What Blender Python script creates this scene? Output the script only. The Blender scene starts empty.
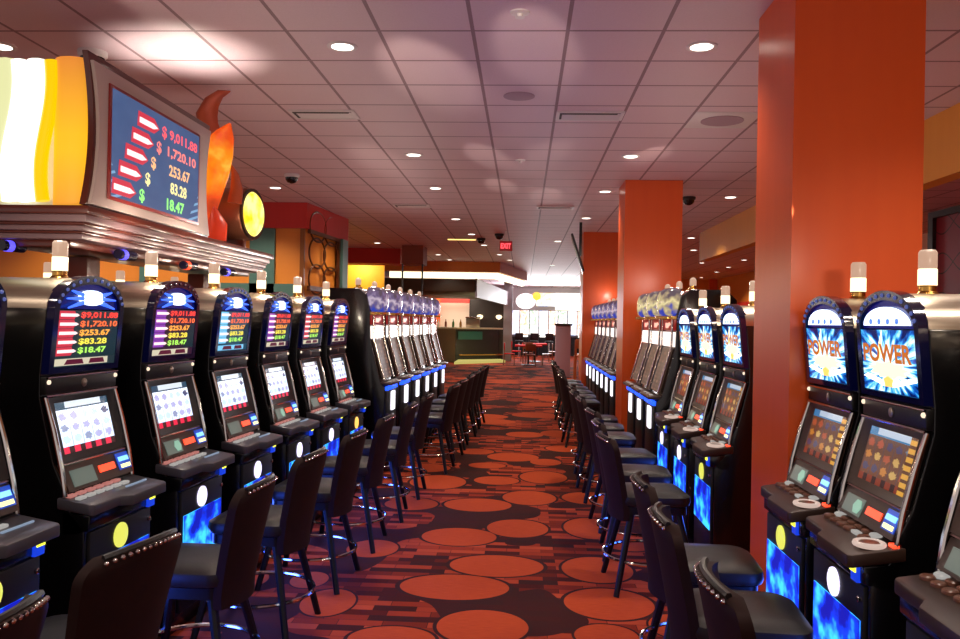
import bpy, bmesh, math, random
from mathutils import Vector, Matrix
random.seed(7)
PI = math.pi
C = bpy.context.scene.collection
sc = bpy.context.scene

# ------------------------------------------------------------------ materials
def lin(c):
    def f(v):
        v /= 255.0
        return v / 12.92 if v <= 0.04045 else ((v + 0.055) / 1.055) ** 2.4
    return tuple(f(v) for v in c) + (1.0,)

MATS = {}
def pm(name, col, rough=0.5, metal=0.0, emit=None, es=0.0, coat=0.0, spec=None):
    """plain principled material; colours are sRGB 0-255"""
    if name in MATS: return MATS[name]
    m = bpy.data.materials.new(name); m.use_nodes = True
    b = m.node_tree.nodes['Principled BSDF']
    b.inputs['Base Color'].default_value = lin(col)
    b.inputs['Roughness'].default_value = rough
    b.inputs['Metallic'].default_value = metal
    if spec is not None: b.inputs['Specular IOR Level'].default_value = spec
    if coat: b.inputs['Coat Weight'].default_value = coat; b.inputs['Coat Roughness'].default_value = 0.08
    if emit:
        b.inputs['Emission Color'].default_value = lin(emit); b.inputs['Emission Strength'].default_value = es
    MATS[name] = m
    return m

class NT:
    def __init__(s, name):
        s.m = bpy.data.materials.new(name); s.m.use_nodes = True
        s.t = s.m.node_tree; s.b = s.t.nodes['Principled BSDF']; MATS[name] = s.m
    def n(s, typ, props=None, **ins):
        nd = s.t.nodes.new(typ)
        for k, v in (props or {}).items(): setattr(nd, k, v)
        for k, v in ins.items():
            key = int(k[1:]) if k[0] == 'i' and k[1:].isdigit() else k.replace('_', ' ')
            s.set(nd.inputs[key], v)
        return nd
    def set(s, sock, v):
        if isinstance(v, bpy.types.NodeSocket): s.t.links.new(v, sock)
        elif isinstance(v, bpy.types.Node): s.t.links.new(v.outputs[0], sock)
        else: sock.default_value = v
    def math(s, op, a, b=None, c=None):
        nd = s.t.nodes.new('ShaderNodeMath'); nd.operation = op
        s.set(nd.inputs[0], a)
        if b is not None: s.set(nd.inputs[1], b)
        if c is not None: s.set(nd.inputs[2], c)
        return nd.outputs[0]
    def mix(s, f, a, b):
        nd = s.t.nodes.new('ShaderNodeMix'); nd.data_type = 'RGBA'
        s.set(nd.inputs[0], f); s.set(nd.inputs[6], a); s.set(nd.inputs[7], b)
        return nd.outputs[2]
    def ramp(s, f, stops, interp='LINEAR'):
        nd = s.t.nodes.new('ShaderNodeValToRGB'); cr = nd.color_ramp; cr.interpolation = interp
        while len(cr.elements) < len(stops): cr.elements.new(0.5)
        for e, (p, c) in zip(cr.elements, stops): e.position = p; e.color = c
        s.set(nd.inputs[0], f)
        return nd.outputs[0]
    def obj(s): return s.n('ShaderNodeTexCoord').outputs['Object']
    def uv(s):
        q = s.n('ShaderNodeSeparateXYZ', i0=s.n('ShaderNodeTexCoord').outputs['UV'])
        return q.outputs[0], q.outputs[1]
    def sep(s, v):
        q = s.n('ShaderNodeSeparateXYZ', i0=v); return q.outputs
    def comb(s, x, y, z=0.0):
        return s.n('ShaderNodeCombineXYZ', i0=x, i1=y, i2=z).outputs[0]
    def bump(s, h, strength=0.3, dist=0.01):
        nd = s.n('ShaderNodeBump', Height=h); nd.inputs['Strength'].default_value = strength; nd.inputs['Distance'].default_value = dist
        s.set(s.b.inputs['Normal'], nd.outputs[0])

# --- ceiling: 0.61 m tiles
q = NT('ceiling_tiles')
x, y, z = q.sep(q.obj())
fx = q.math('FRACT', q.math('DIVIDE', q.math('ADD', x, 0.36 + 61), 0.61))
fy = q.math('FRACT', q.math('DIVIDE', q.math('ADD', y, -5.30 + 61), 0.61))
ex = q.math('MINIMUM', fx, q.math('SUBTRACT', 1.0, fx)); ey = q.math('MINIMUM', fy, q.math('SUBTRACT', 1.0, fy))
g = q.math('LESS_THAN', q.math('MINIMUM', ex, ey), 0.021)
nz = q.n('ShaderNodeTexNoise', Vector=q.obj(), Scale=90.0, Detail=3.0).outputs[0]
tile = q.mix(nz, lin((206, 178, 186)), lin((222, 196, 203)))
q.set(q.b.inputs['Base Color'], q.mix(g, tile, lin((140, 108, 116))))
q.b.inputs['Roughness'].default_value = 0.55
q.bump(q.math('ADD', q.math('MULTIPLY', g, -0.8), q.math('MULTIPLY', nz, 0.15)), 0.35, 0.01)

# --- carpet
OVALS = [(420,482,100,23),(330,527,117,27),(390,612,98,37),(660,563,95,33),(465,402,65,19),(490,337,57,15),(340,420,80,19),
 (380,352,72,14),(295,303,60,15),(420,300,48,9),(520,293,50,13),(270,273,52,9),(455,250,55,9),(525,261,33,7),(622,402,58,22),
 (620,338,60,13),(635,490,75,27),(195,640,95,30),(60,560,58,30),(238,350,57,13),(155,445,55,19),(655,633,68,26),(480,202,40,6),
 (550,200,36,7),(805,612,58,26),(400,268,40,6),(20,512,40,18),(565,232,40,7),(375,238,40,6),(690,300,60,12),(700,430,60,20)]
F_PX, CZ = 825.0, 1.75
YC = Vector((43.5, 2.5, F_PX)).normalized()
u0 = Vector((0.018, -1, 0)); ZCm = (u0 - YC * u0.dot(YC)).normalized(); XC = YC.cross(ZCm)
def floor_pt(px, py):
    d = Vector((px - 480, py - 319.5, F_PX)); w = Vector((XC.dot(d), YC.dot(d), ZCm.dot(d)))
    t = -CZ / w.z; return w * t
q = NT('casino_carpet')
oc = q.obj(); x, y, z = q.sep(oc)
m = None
flat = q.comb(x, y, 0.0)
for (a, b, hw, hh) in OVALS:
    p = floor_pt(300 + a / 2.137, 340 + b / 2.137)
    rx = hw / 2.137 * p.y / F_PX; ry = hh / 2.137 * p.y ** 2 / (CZ * F_PX)
    v = q.n('ShaderNodeVectorMath', {'operation': 'SUBTRACT'}, i0=flat, i1=(p.x, p.y, 0)).outputs[0]
    v = q.n('ShaderNodeVectorMath', {'operation': 'MULTIPLY'}, i0=v, i1=(1 / rx, 1 / ry, 0)).outputs[0]
    L = q.n('ShaderNodeVectorMath', {'operation': 'LENGTH'}, i0=v).outputs['Value']
    m = L if m is None else q.math('MINIMUM', m, L)
near = q.math('LESS_THAN', m, 1.0)
rim = q.math('LESS_THAN', m, 1.09)
vo = q.n('ShaderNodeTexVoronoi', {'feature': 'F1'}, Vector=q.comb(x, q.math('MULTIPLY', y, 1.15), 0.0), Scale=0.82, Randomness=0.72)
inzone = q.math('MULTIPLY', q.math('LESS_THAN', q.math('ABSOLUTE', x), 1.05), q.math('LESS_THAN', y, 14.0))
vfar = q.math('MULTIPLY', q.math('LESS_THAN', vo.outputs['Distance'], 0.40), q.math('SUBTRACT', 1.0, inzone))
oval = q.math('MAXIMUM', near, vfar)
br = q.n('ShaderNodeTexBrick', {'offset': 0.37, 'offset_frequency': 2}, Vector=q.comb(x, y, 0.0), Scale=1.0, Color1=(1, 1, 1, 1), Color2=(0, 0, 0, 1), Mortar=(0, 0, 0, 1))
br.inputs['Mortar Size'].default_value = 0.002; br.inputs['Brick Width'].default_value = 0.26; br.inputs['Row Height'].default_value = 0.085; br.inputs['Bias'].default_value = 0.0
pat = q.n('ShaderNodeTexNoise', Vector=flat, Scale=1.1, Detail=1.0).outputs[0]
patch = q.math('GREATER_THAN', pat, 0.46)
bv = q.math('MULTIPLY', br.outputs['Color'], q.math('ADD', q.math('MULTIPLY', patch, 0.85), 0.12))
dark = lin((60, 34, 28))
brick = q.ramp(bv, [(0.0, dark), (0.25, lin((78, 28, 20))), (0.55, lin((150, 54, 30))), (1.0, lin((186, 78, 44)))])
fine = q.n('ShaderNodeTexNoise', Vector=q.comb(x, q.math('MULTIPLY', y, 9.0), 0.0), Scale=14.0, Detail=3.0).outputs[0]
ov = q.mix(fine, lin((160, 54, 27)), lin((204, 90, 45)))
base = q.mix(q.math('MAXIMUM', rim, 0.0), brick, dark)
base = q.mix(oval, base, ov)
q.set(q.b.inputs['Base Color'], base)
q.b.inputs['Roughness'].default_value = 0.95; q.b.inputs['Specular IOR Level'].default_value = 0.08
q.bump(q.n('ShaderNodeTexNoise', Vector=oc, Scale=260.0).outputs[0], 0.5, 0.004)

# --- painted orange column (slight satin sheen)
def painted(name, c1, c2, rough=0.35, scale=(6, 6, 0.6), spec=0.5):
    q = NT(name)
    nz = q.n('ShaderNodeTexNoise', Vector=q.n('ShaderNodeVectorMath', {'operation': 'MULTIPLY'}, i0=q.obj(), i1=scale).outputs[0], Scale=1.5, Detail=2.0).outputs[0]
    q.set(q.b.inputs['Base Color'], q.mix(nz, lin(c1), lin(c2)))
    q.b.inputs['Roughness'].default_value = rough; q.b.inputs['Specular IOR Level'].default_value = spec
    return q.m
ORANGE = painted('orange_paint', (222, 84, 24), (232, 96, 32), 0.32)
RED = painted('red_paint', (190, 34, 26), (200, 42, 32), 0.5)
TAN = painted('amber_panel', (226, 140, 48), (216, 128, 40), 0.5, (0.6, 0.6, 5))
AMBER = painted('amber_beam_paint', (218, 138, 40), (226, 148, 50), 0.5)
TEAL = painted('teal_trim', (70, 108, 98), (78, 116, 106), 0.5)
BROWN = painted('brown_soffit_paint', (134, 66, 46), (142, 74, 52), 0.6)
CREAM = pm('cream_wall', (228, 216, 196), 0.6)
DARKWALL = pm('dark_wall', (44, 36, 34), 0.5)
WHITEW = pm('pale_wall', (158, 154, 168), 0.5)

# --- magenta wave panel
q = NT('magenta_wave_panel')
x, y, z = q.sep(q.obj())
w1 = q.math('ADD', z, q.math('MULTIPLY', q.math('SINE', q.math('MULTIPLY', y, 4.6)), 0.16))
w2 = q.math('ADD', z, q.math('MULTIPLY', q.math('SINE', q.math('ADD', q.math('MULTIPLY', y, 4.6), PI)), 0.16))
l1 = q.math('LESS_THAN', q.math('ABSOLUTE', q.math('SUBTRACT', q.math('FRACT', q.math('DIVIDE', w1, 0.62)), 0.5)), 0.018)
l2 = q.math('LESS_THAN', q.math('ABSOLUTE', q.math('SUBTRACT', q.math('FRACT', q.math('DIVIDE', w2, 0.62)), 0.5)), 0.018)
q.set(q.b.inputs['Base Color'], q.mix(q.math('MAXIMUM', l1, l2), lin((158, 40, 62)), lin((70, 22, 30))))
q.b.inputs['Roughness'].default_value = 0.5

# --- machine materials
BLACK = pm('black_gloss', (10, 9, 10), 0.22, coat=0.3)
BLACKM = pm('black_satin', (14, 12, 12), 0.45)
q = NT('brushed_steel')
nz = q.n('ShaderNodeTexNoise', Vector=q.n('ShaderNodeVectorMath', {'operation': 'MULTIPLY'}, i0=q.obj(), i1=(120, 4, 120)).outputs[0], Scale=1.0, Detail=2.0).outputs[0]
q.set(q.b.inputs['Base Color'], q.mix(nz, lin((150, 138, 124)), lin((186, 172, 156)))); q.b.inputs['Metallic'].default_value = 0.9
q.set(q.b.inputs['Roughness'], q.math('ADD', q.math('MULTIPLY', nz, 0.15), 0.27)); STEEL = q.m
CHROME = pm('chrome', (205, 200, 196), 0.12, 1.0)
GOLD = pm('brass_gilt', (206, 160, 84), 0.25, 1.0)
GREYP = pm('grey_deck_plastic', (74, 72, 80), 0.35, coat=0.2)
BROWND = pm('brown_dash', (58, 40, 32), 0.4)
ARCHBLUE = pm('arch_dark_blue', (10, 11, 26), 0.12, coat=0.6, emit=(20, 30, 160), es=0.03)
def em(name, c, s, rough=0.3):
    return pm(name, (min(c[0], 60), min(c[1], 60), min(c[2], 60)), rough, emit=c, es=s)
CRESTW = em('crest_white', (214, 226, 255), 2.6)
CRESTB = em('crest_blue', (60, 110, 255), 1.6)
LINEC = [em('figures_red', (255, 60, 50), 1.5), em('figures_orange', (255, 105, 50), 1.5), em('figures_amber', (255, 165, 60), 1.5),
         em('figures_yellow', (240, 220, 70), 1.4), em('figures_green', (170, 240, 90), 1.4)]
LOGO_R = em('logo_red', (215, 50, 70), 1.0); LOGO_W = em('logo_white', (255, 215, 215), 1.5)
LOGO_P = em('logo_purple', (150, 60, 190), 0.9); LOGO_C = em('logo_cyan', (120, 200, 240), 1.2)
GLASS_D = {'red': em('glass_teal_dark', (34, 62, 70), 0.5), 'purple': em('glass_purple_dark', (60, 30, 60), 0.4), 'cyan': em('glass_cyan_dark', (30, 90, 120), 0.6)}
LIT_RED = em('lit_red', (255, 70, 40), 2.0); LIT_BLUE = em('lit_blue', (40, 120, 255), 2.0); LIT_YEL = em('lit_yellow', (230, 235, 60), 1.8)
LIT_WHITE = em('lit_white', (255, 246, 238), 2.4); LIT_WARM = em('lit_warm_lens', (255, 226, 180), 2.2); LENS_UP = em('frosted_pink_lens', (226, 180, 150), 0.75)
PINKBTN = em('button_pink', (240, 150, 140), 0.5); WHITEBTN = em('button_white', (230, 226, 220), 0.45); BROWNBTN = pm('button_brown', (120, 82, 66), 0.3)
DISC_A = em('disc_amber', (255, 190, 90), 1.6); DISC_W = em('disc_white', (225, 215, 255), 1.8); DISC_G = em('disc_greenish', (220, 220, 90), 1.2)
DISPLAY = em('display_grey_green', (110, 130, 120), 0.55)

q = NT('blue_lit_panel')
oc = q.obj()
nz = q.n('ShaderNodeTexNoise', Vector=oc, Scale=7.0, Detail=3.0).outputs[0]
u, v = q.uv()
f = q.math('SUBTRACT', q.math('MULTIPLY_ADD', nz, 3.2, -0.75), q.math('MULTIPLY', v, 0.55))
col = q.ramp(f, [(0.1, lin((8, 20, 150))), (0.5, lin((10, 60, 235))), (0.9, lin((60, 190, 255)))])
q.set(q.b.inputs['Base Color'], lin((5, 8, 30))); q.set(q.b.inputs['Emission Color'], col); q.b.inputs['Emission Strength'].default_value = 1.7
BLUEP = q.m

def screen_mat(name, bg1, bg2, sym, cols, rows, strength, top=None, bottom=None, side=None, rough=0.15):
    q = NT(name); u, v = q.uv()
    cu = q.math('MULTIPLY', u, cols); cv = q.math('MULTIPLY', q.math('DIVIDE', q.math('SUBTRACT', v, 0.16), 0.66), rows)
    fu = q.math('SUBTRACT', q.math('FRACT', cu), 0.5); fv = q.math('SUBTRACT', q.math('FRACT', cv), 0.5)
    wn = q.n('ShaderNodeTexWhiteNoise', {'noise_dimensions': '2D'}, Vector=q.comb(q.math('FLOOR', cu), q.math('FLOOR', cv)))
    nz = q.n('ShaderNodeTexNoise', Vector=q.comb(u, v), Scale=24.0, Detail=1.0).outputs[0]
    r = q.math('ADD', q.math('SQRT', q.math('ADD', q.math('POWER', fu, 2.0), q.math('POWER', fv, 2.0))), q.math('MULTIPLY', q.math('SUBTRACT', nz, 0.5), 0.5))
    s = q.math('LESS_THAN', r, 0.32)
    symc = q.ramp(wn.outputs[0], [(i / len(sym), lin(c)) for i, c in enumerate(sym)], 'CONSTANT')
    gap = q.math('GREATER_THAN', q.math('ABSOLUTE', fu), 0.46)
    bg = q.mix(v, lin(bg1), lin(bg2))
    c = q.mix(s, bg, symc); c = q.mix(q.math('MULTIPLY', gap, 0.5), c, lin((60, 60, 80)))
    if bottom:
        fb = q.math('LESS_THAN', v, 0.14)
        bb = q.ramp(q.math('FRACT', q.math('MULTIPLY', u, 5.0)), [(0, lin(bottom[0])), (0.55, lin(bottom[1]))], 'CONSTANT')
        c = q.mix(fb, c, bb)
    if top:
        ft = q.math('GREATER_THAN', v, 0.84); c = q.mix(ft, c, lin(top))
        ft = q.math('MULTIPLY', q.math('GREATER_THAN', v, 0.87), q.math('MULTIPLY', q.math('GREATER_THAN', u, 0.18), q.math('LESS_THAN', u, 0.86)))
        c = q.mix(q.math('MULTIPLY', ft, 0.6), c, lin((225, 235, 245)))
    if side: c = q.mix(q.math('GREATER_THAN', u, 0.86), c, q.mix(q.math('LESS_THAN', q.math('FRACT', q.math('MULTIPLY', v, 7.0)), 0.6), lin((90, 50, 20)), lin(side)))
    q.set(q.b.inputs['Base Color'], lin((12, 12, 14))); q.set(q.b.inputs['Emission Color'], c); q.b.inputs['Emission Strength'].default_value = strength
    q.b.inputs['Roughness'].default_value = rough
    return q.m
REEL_W = screen_mat('white_reel_screen', (190, 205, 235), (226, 236, 250), [(120, 130, 160), (60, 70, 100), (150, 150, 190), (170, 190, 230)], 5, 3, 1.8, top=(20, 60, 80), bottom=((190, 30, 60), (40, 14, 20)))
REEL_G = screen_mat('gold_reel_screen', (112, 60, 36), (92, 64, 44), [(190, 120, 50), (96, 120, 140), (170, 80, 50), (200, 160, 90), (70, 60, 90)], 5, 3, 0.95, top=(40, 120, 170), bottom=((130, 50, 30), (50, 24, 24)), side=(220, 160, 60))
REEL_B = screen_mat('dim_reel_glass', (60, 40, 32), (96, 74, 62), [(120, 92, 78), (90, 70, 62), (140, 112, 96)], 3, 7, 1.1, rough=0.4)
# power burst
q = NT('power_burst_glass'); u, v = q.uv()
du = q.math('MULTIPLY', q.math('SUBTRACT', u, 0.5), 0.9); dv = q.math('SUBTRACT', v, 0.42)
ang = q.math('ARCTAN2', dv, du); rad = q.math('SQRT', q.math('ADD', q.math('MULTIPLY', du, du), q.math('MULTIPLY', dv, dv)))
nz = q.n('ShaderNodeTexNoise', {'noise_dimensions': '2D'}, Vector=q.comb(q.math('MULTIPLY', ang, 2.2), q.math('MULTIPLY', rad, 1.2)), Scale=2.2, Detail=3.0).outputs[0]
f = q.math('SUBTRACT', q.math('MULTIPLY', nz, 1.9), q.math('MULTIPLY', rad, 0.9))
q.set(q.b.inputs['Emission Color'], q.ramp(f, [(0.18, lin((4, 18, 80))), (0.42, lin((10, 90, 190))), (0.58, lin((80, 195, 240))), (0.8, lin((236, 250, 255)))]))
q.b.inputs['Emission Strength'].default_value = 1.35; q.b.inputs['Roughness'].default_value = 0.12; q.set(q.b.inputs['Base Color'], lin((10, 16, 30))); BURST = q.m
POW_O = em('power_letters', (214, 112, 20), 0.95); POW_Y = em('power_star_cream', (255, 238, 170), 2.0); POW_D = pm('power_letter_edge', (90, 30, 16), 0.4, emit=(120, 40, 20), es=0.4)
# tall machine dome
def dome_mat(name, top, mid1, mid2, low):
    q = NT(name)
    oc = q.obj(); z = q.sep(oc)[2]
    nz = q.n('ShaderNodeTexNoise', Vector=oc, Scale=11.0, Detail=2.0).outputs[0]
    f = q.math('ADD', q.math('DIVIDE', q.math('SUBTRACT', z, 1.835), 0.3), q.math('MULTIPLY', q.math('SUBTRACT', nz, 0.5), 1.1))
    c = q.ramp(f, [(0.05, lin(low)), (0.22, lin(mid1)), (0.42, lin(mid2)), (0.62, lin(mid1)), (0.8, lin(top))])
    q.set(q.b.inputs['Base Color'], lin((60, 54, 64))); q.set(q.b.inputs['Emission Color'], c); q.b.inputs['Emission Strength'].default_value = 0.85
    q.b.inputs['Roughness'].default_value = 0.1; q.b.inputs['Coat Weight'].default_value = 0.5
    return q.m
DOME_B = dome_mat('violet_dome', (84, 70, 84), (112, 96, 140), (214, 196, 214), (40, 70, 190))
DOME_Y = dome_mat('yellow_dome', (96, 84, 92), (190, 170, 130), (250, 236, 170), (50, 70, 190))
BANNER = em('red_banner', (150, 24, 22), 0.7)
BLUESTRIP = em('blue_strip', (30, 80, 255), 2.2)
# chairs
q = NT('chair_back_fabric')
nz = q.n('ShaderNodeTexNoise', Vector=q.obj(), Scale=18.0, Detail=3.0).outputs[0]
q.set(q.b.inputs['Base Color'], q.mix(nz, lin((24, 9, 7)), lin((40, 15, 12)))); q.b.inputs['Roughness'].default_value = 0.7; q.b.inputs['Specular IOR Level'].default_value = 0.2; CH_BACK = q.m
q = NT('black_vinyl')
nz = q.n('ShaderNodeTexNoise', Vector=q.obj(), Scale=60.0, Detail=2.0).outputs[0]
q.set(q.b.inputs['Base Color'], q.mix(nz, lin((20, 18, 19)), lin((32, 29, 31)))); q.b.inputs['Roughness'].default_value = 0.42; q.b.inputs['Specular IOR Level'].default_value = 0.4
q.bump(nz, 0.15, 0.002); VINYL = q.m
CH_LEG = pm('chair_leg_black', (14, 11, 11), 0.4, spec=0.3)

# ------------------------------------------------------------------ mesh builder
class G:
    def __init__(s): s.v = []; s.f = []; s.uv = []
    def add(s, vs, fs, uvs=None):
        o = len(s.v); s.v += [tuple(p) for p in vs]
        for i, f in enumerate(fs):
            s.f.append(tuple(o + k for k in f)); s.uv.append(uvs[i] if uvs else None)
        return s
    def box(s, x0, x1, y0, y1, z0, z1, bev=0.0, seg=2):
        if bev <= 0:
            vs = [(x, y, z) for z in (z0, z1) for y in (y0, y1) for x in (x0, x1)]
            return s.add(vs, [(0, 2, 3, 1), (4, 5, 7, 6), (0, 1, 5, 4), (2, 6, 7, 3), (0, 4, 6, 2), (1, 3, 7, 5)])
        bm = bmesh.new(); bmesh.ops.create_cube(bm, size=1)
        for v in bm.verts: v.co = Vector(((x0 + x1) / 2 + v.co.x * (x1 - x0), (y0 + y1) / 2 + v.co.y * (y1 - y0), (z0 + z1) / 2 + v.co.z * (z1 - z0)))
        bmesh.ops.bevel(bm, geom=bm.edges[:], offset=bev, segments=seg, profile=0.5, affect='EDGES')
        return s.bm(bm)
    def bm(s, bm):
        bm.verts.index_update()
        s.add([v.co for v in bm.verts], [tuple(v.index for v in f.verts) for f in bm.faces]); bm.free(); return s
    def extrude(s, pts, vec, bev=0.0):
        """polygon of 3-D points swept by vec"""
        n = len(pts); vec = Vector(vec)
        a = [Vector(p) for p in pts]; b = [p + vec for p in a]
        fs = [tuple(range(n)), tuple(range(2 * n - 1, n - 1, -1))] + [(i, i + n, (i + 1) % n + n, (i + 1) % n) for i in range(n)]
        if bev <= 0:
            g = G().add(a + b, fs); bm = g.tobm()
        else:
            g = G().add(a + b, fs); bm = g.tobm()
            bmesh.ops.recalc_face_normals(bm, faces=bm.faces[:])
            ed = [e for e in bm.edges if e.calc_face_angle(0) > 0.6]
            bmesh.ops.bevel(bm, geom=ed, offset=bev, segments=2, profile=0.5, affect='EDGES')
        bmesh.ops.recalc_face_normals(bm, faces=bm.faces[:])
        return s.bm(bm)
    def tobm(s):
        bm = bmesh.new(); vs = [bm.verts.new(p) for p in s.v]
        for f in s.f: bm.faces.new([vs[i] for i in f])
        return bm
    def tube(s, pts, r, n=8, closed=False, flat=1.0, caps=True):
        pts = [Vector(p) for p in pts]; m = len(pts)
        rs = r if isinstance(r, (list, tuple)) else [r] * m
        up = Vector((0, 0, 1)); vs = []; prev = None
        for i, p in enumerate(pts):
            if closed: t = pts[(i + 1) % m] - pts[i - 1]
            else: t = pts[min(i + 1, m - 1)] - pts[max(i - 1, 0)]
            t.normalize()
            if prev is None:
                a = t.cross(up)
                if a.length < 0.05: a = t.cross(Vector((1, 0, 0)))
            else: a = prev - t * prev.dot(t)
            a.normalize(); prev = a; b = t.cross(a)
            for k in range(n):
                w = 2 * PI * k / n; vs.append(p + (a * math.cos(w) + b * math.sin(w) * flat) * rs[i])
        fs = []
        for i in range(m if closed else m - 1):
            j = (i + 1) % m
            for k in range(n): fs.append((i * n + k, i * n + (k + 1) % n, j * n + (k + 1) % n, j * n + k))
        if not closed and caps: fs += [tuple(range(n - 1, -1, -1)), tuple(range((m - 1) * n, m * n))]
        return s.add(vs, fs)
    def lathe(s, prof, n=20, o=(0, 0, 0), ax='z'):
        vs = []; o = Vector(o)
        for (r, h) in prof:
            for k in range(n):
                w = 2 * PI * k / n; c, d = r * math.cos(w), r * math.sin(w)
                vs.append(o + Vector({'z': (c, d, h), 'y': (c, h, d), 'x': (h, c, d)}[ax]))
        m = len(prof); fs = []
        for i in range(m - 1):
            for k in range(n): fs.append((i * n + k, i * n + (k + 1) % n, (i + 1) * n + (k + 1) % n, (i + 1) * n + k))
        fs += [tuple(range(n - 1, -1, -1)), tuple(range((m - 1) * n, m * n))]
        return s.add(vs, fs)
    def quad(s, a, b, c, d):
        return s.add([a, b, c, d], [(0, 1, 2, 3)], [[(0, 0), (1, 0), (1, 1), (0, 1)]])
    def slab(s, a, b, c, d, n):
        """quad with UV on its front plus thickness; n = vector from front face to back face"""
        n = Vector(n); A = [Vector(p) for p in (a, b, c, d)]; B = [p + n for p in A]
        return s.add(A + B, [(0, 1, 2, 3), (7, 6, 5, 4), (0, 4, 5, 1), (1, 5, 6, 2), (2, 6, 7, 3), (3, 7, 4, 0)],
                     [[(0, 0), (1, 0), (1, 1), (0, 1)]] + [[(0.02, 0.02)] * 4] * 5)
    def mesh(s, name, mat, smooth=True):
        me = bpy.data.meshes.new(name); me.from_pydata(s.v, [], s.f); me.update()
        bm = bmesh.new(); bm.from_mesh(me); bmesh.ops.recalc_face_normals(bm, faces=bm.faces[:]) if len(s.f) > 1 else None; bm.to_mesh(me); bm.free()
        if any(s.uv):
            ul = me.uv_layers.new(name='UVMap')
            # recalc may flip loops: match by vertex
            for p, uvs, f in zip(me.polygons, s.uv, s.f):
                if uvs:
                    d = dict(zip(f, uvs))
                    for li in p.loop_indices: ul.data[li].uv = d[me.loops[li].vertex_index]
        if smooth:
            me.shade_smooth(); me.set_sharp_from_angle(angle=math.radians(38))
        me.materials.append(mat)
        return me

def link(name, me, parent=None, loc=None, rot=None):
    o = bpy.data.objects.new(name, me); C.objects.link(o)
    if parent: o.parent = parent
    if loc is not None: o.location = loc
    if rot is not None: o.rotation_euler = rot
    return o
CACHE = {}
def part(name, key, fn, mat, parent=None, loc=None, rot=None, smooth=True):
    k = (name, key, mat.name)
    if k not in CACHE:
        g = fn(); CACHE[k] = g.mesh(name, mat, smooth)
    return link(name, CACHE[k], parent, loc, rot)
def tag(o, label, cat, group=None, kind=None):
    o['label'] = label; o['category'] = cat
    if group: o['group'] = group
    if kind: o['kind'] = kind
    return o
def thing(name, label, cat, loc=(0, 0, 0), rz=0.0, group=None):
    return tag(link(name, None, None, loc, (0, 0, rz)), label, cat, group)
def struct(name, g, mat, smooth=False):
    o = link(name, g.mesh(name, mat, smooth)); o['kind'] = 'structure'; o['label'] = name.replace('_', ' '); return o
def single(name, g, mat, label, cat, group=None, loc=None, rot=None, kind=None):
    return tag(link(name, g.mesh(name, mat), None, loc, rot), label, cat, group, kind)

TXT = {}
def text_geo(s, bold=0.0):
    """returns verts (x,y), faces, width, for text of unit height"""
    if (s, bold) in TXT: return TXT[(s, bold)]
    cu = bpy.data.curves.new('t', 'FONT'); cu.body = s; cu.size = 1.0; cu.fill_mode = 'FRONT'; cu.resolution_u = 3; cu.offset = bold
    o = bpy.data.objects.new('t', cu); C.objects.link(o)
    dg = bpy.context.evaluated_depsgraph_get(); me = bpy.data.meshes.new_from_object(o.evaluated_get(dg))
    vs = [(v.co.x, v.co.y) for v in me.vertices]; fs = [tuple(p.vertices) for p in me.polygons]
    bpy.data.objects.remove(o); bpy.data.curves.remove(cu); bpy.data.meshes.remove(me)
    x0 = min(v[0] for v in vs); x1 = max(v[0] for v in vs); y0 = min(v[1] for v in vs); y1 = max(v[1] for v in vs)
    vs = [((x - x0) / (x1 - x0), (y - y0) / (y1 - y0)) for x, y in vs]
    TXT[(s, bold)] = (vs, fs); return TXT[(s, bold)]
def put_text(g, s, P, u0, u1, v0, v1, off, bold=0.02):
    """P(u,v,off)->3-D point"""
    vs, fs = text_geo(s, bold)
    return g.add([P(u0 + x * (u1 - u0), v0 + y * (v1 - v0), off) for x, y in vs], fs)
def poly(g, P, pts, off, th=0.004):
    a = [P(u, v, off) for u, v in pts]; n = Vector(P(0.5, 0.5, off + th)) - Vector(P(0.5, 0.5, off))
    return g.extrude(a, -n)
ORD = ['nearest', 'second', 'third', 'fourth', 'fifth', 'sixth', 'seventh', 'eighth', 'ninth', 'tenth']

# ------------------------------------------------------------------ setting
g = G(); g.box(-14, 12, -4, 50, -0.1, 0); struct('floor', g, MATS['casino_carpet'])
H = 3.62
g = G(); g.box(-14, 12, -4, 50, H, H + 0.1); struct('ceiling', g, MATS['ceiling_tiles'])
g = G(); g.box(6.6, 6.8, -4, 13.66, 0, H).box(7.8, 8.0, 13.66, 34, 0, H).box(6.8, 7.8, 13.5, 13.66, 0, H); struct('wall_right', g, TAN)
g = G(); g.box(3.35, 7.8, 34, 34.2, 0, H); struct('wall_back', g, TAN)
g = G(); g.box(-2.5, 12, 45, 45.2, 0, H); struct('wall_far', g, painted('far_wall_paint', (220, 204, 212), (226, 210, 216)))
g = G(); g.box(3.35, 3.41, 34.2, 45, 0, H); struct('wall_far_right', g, WHITEW)
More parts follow.
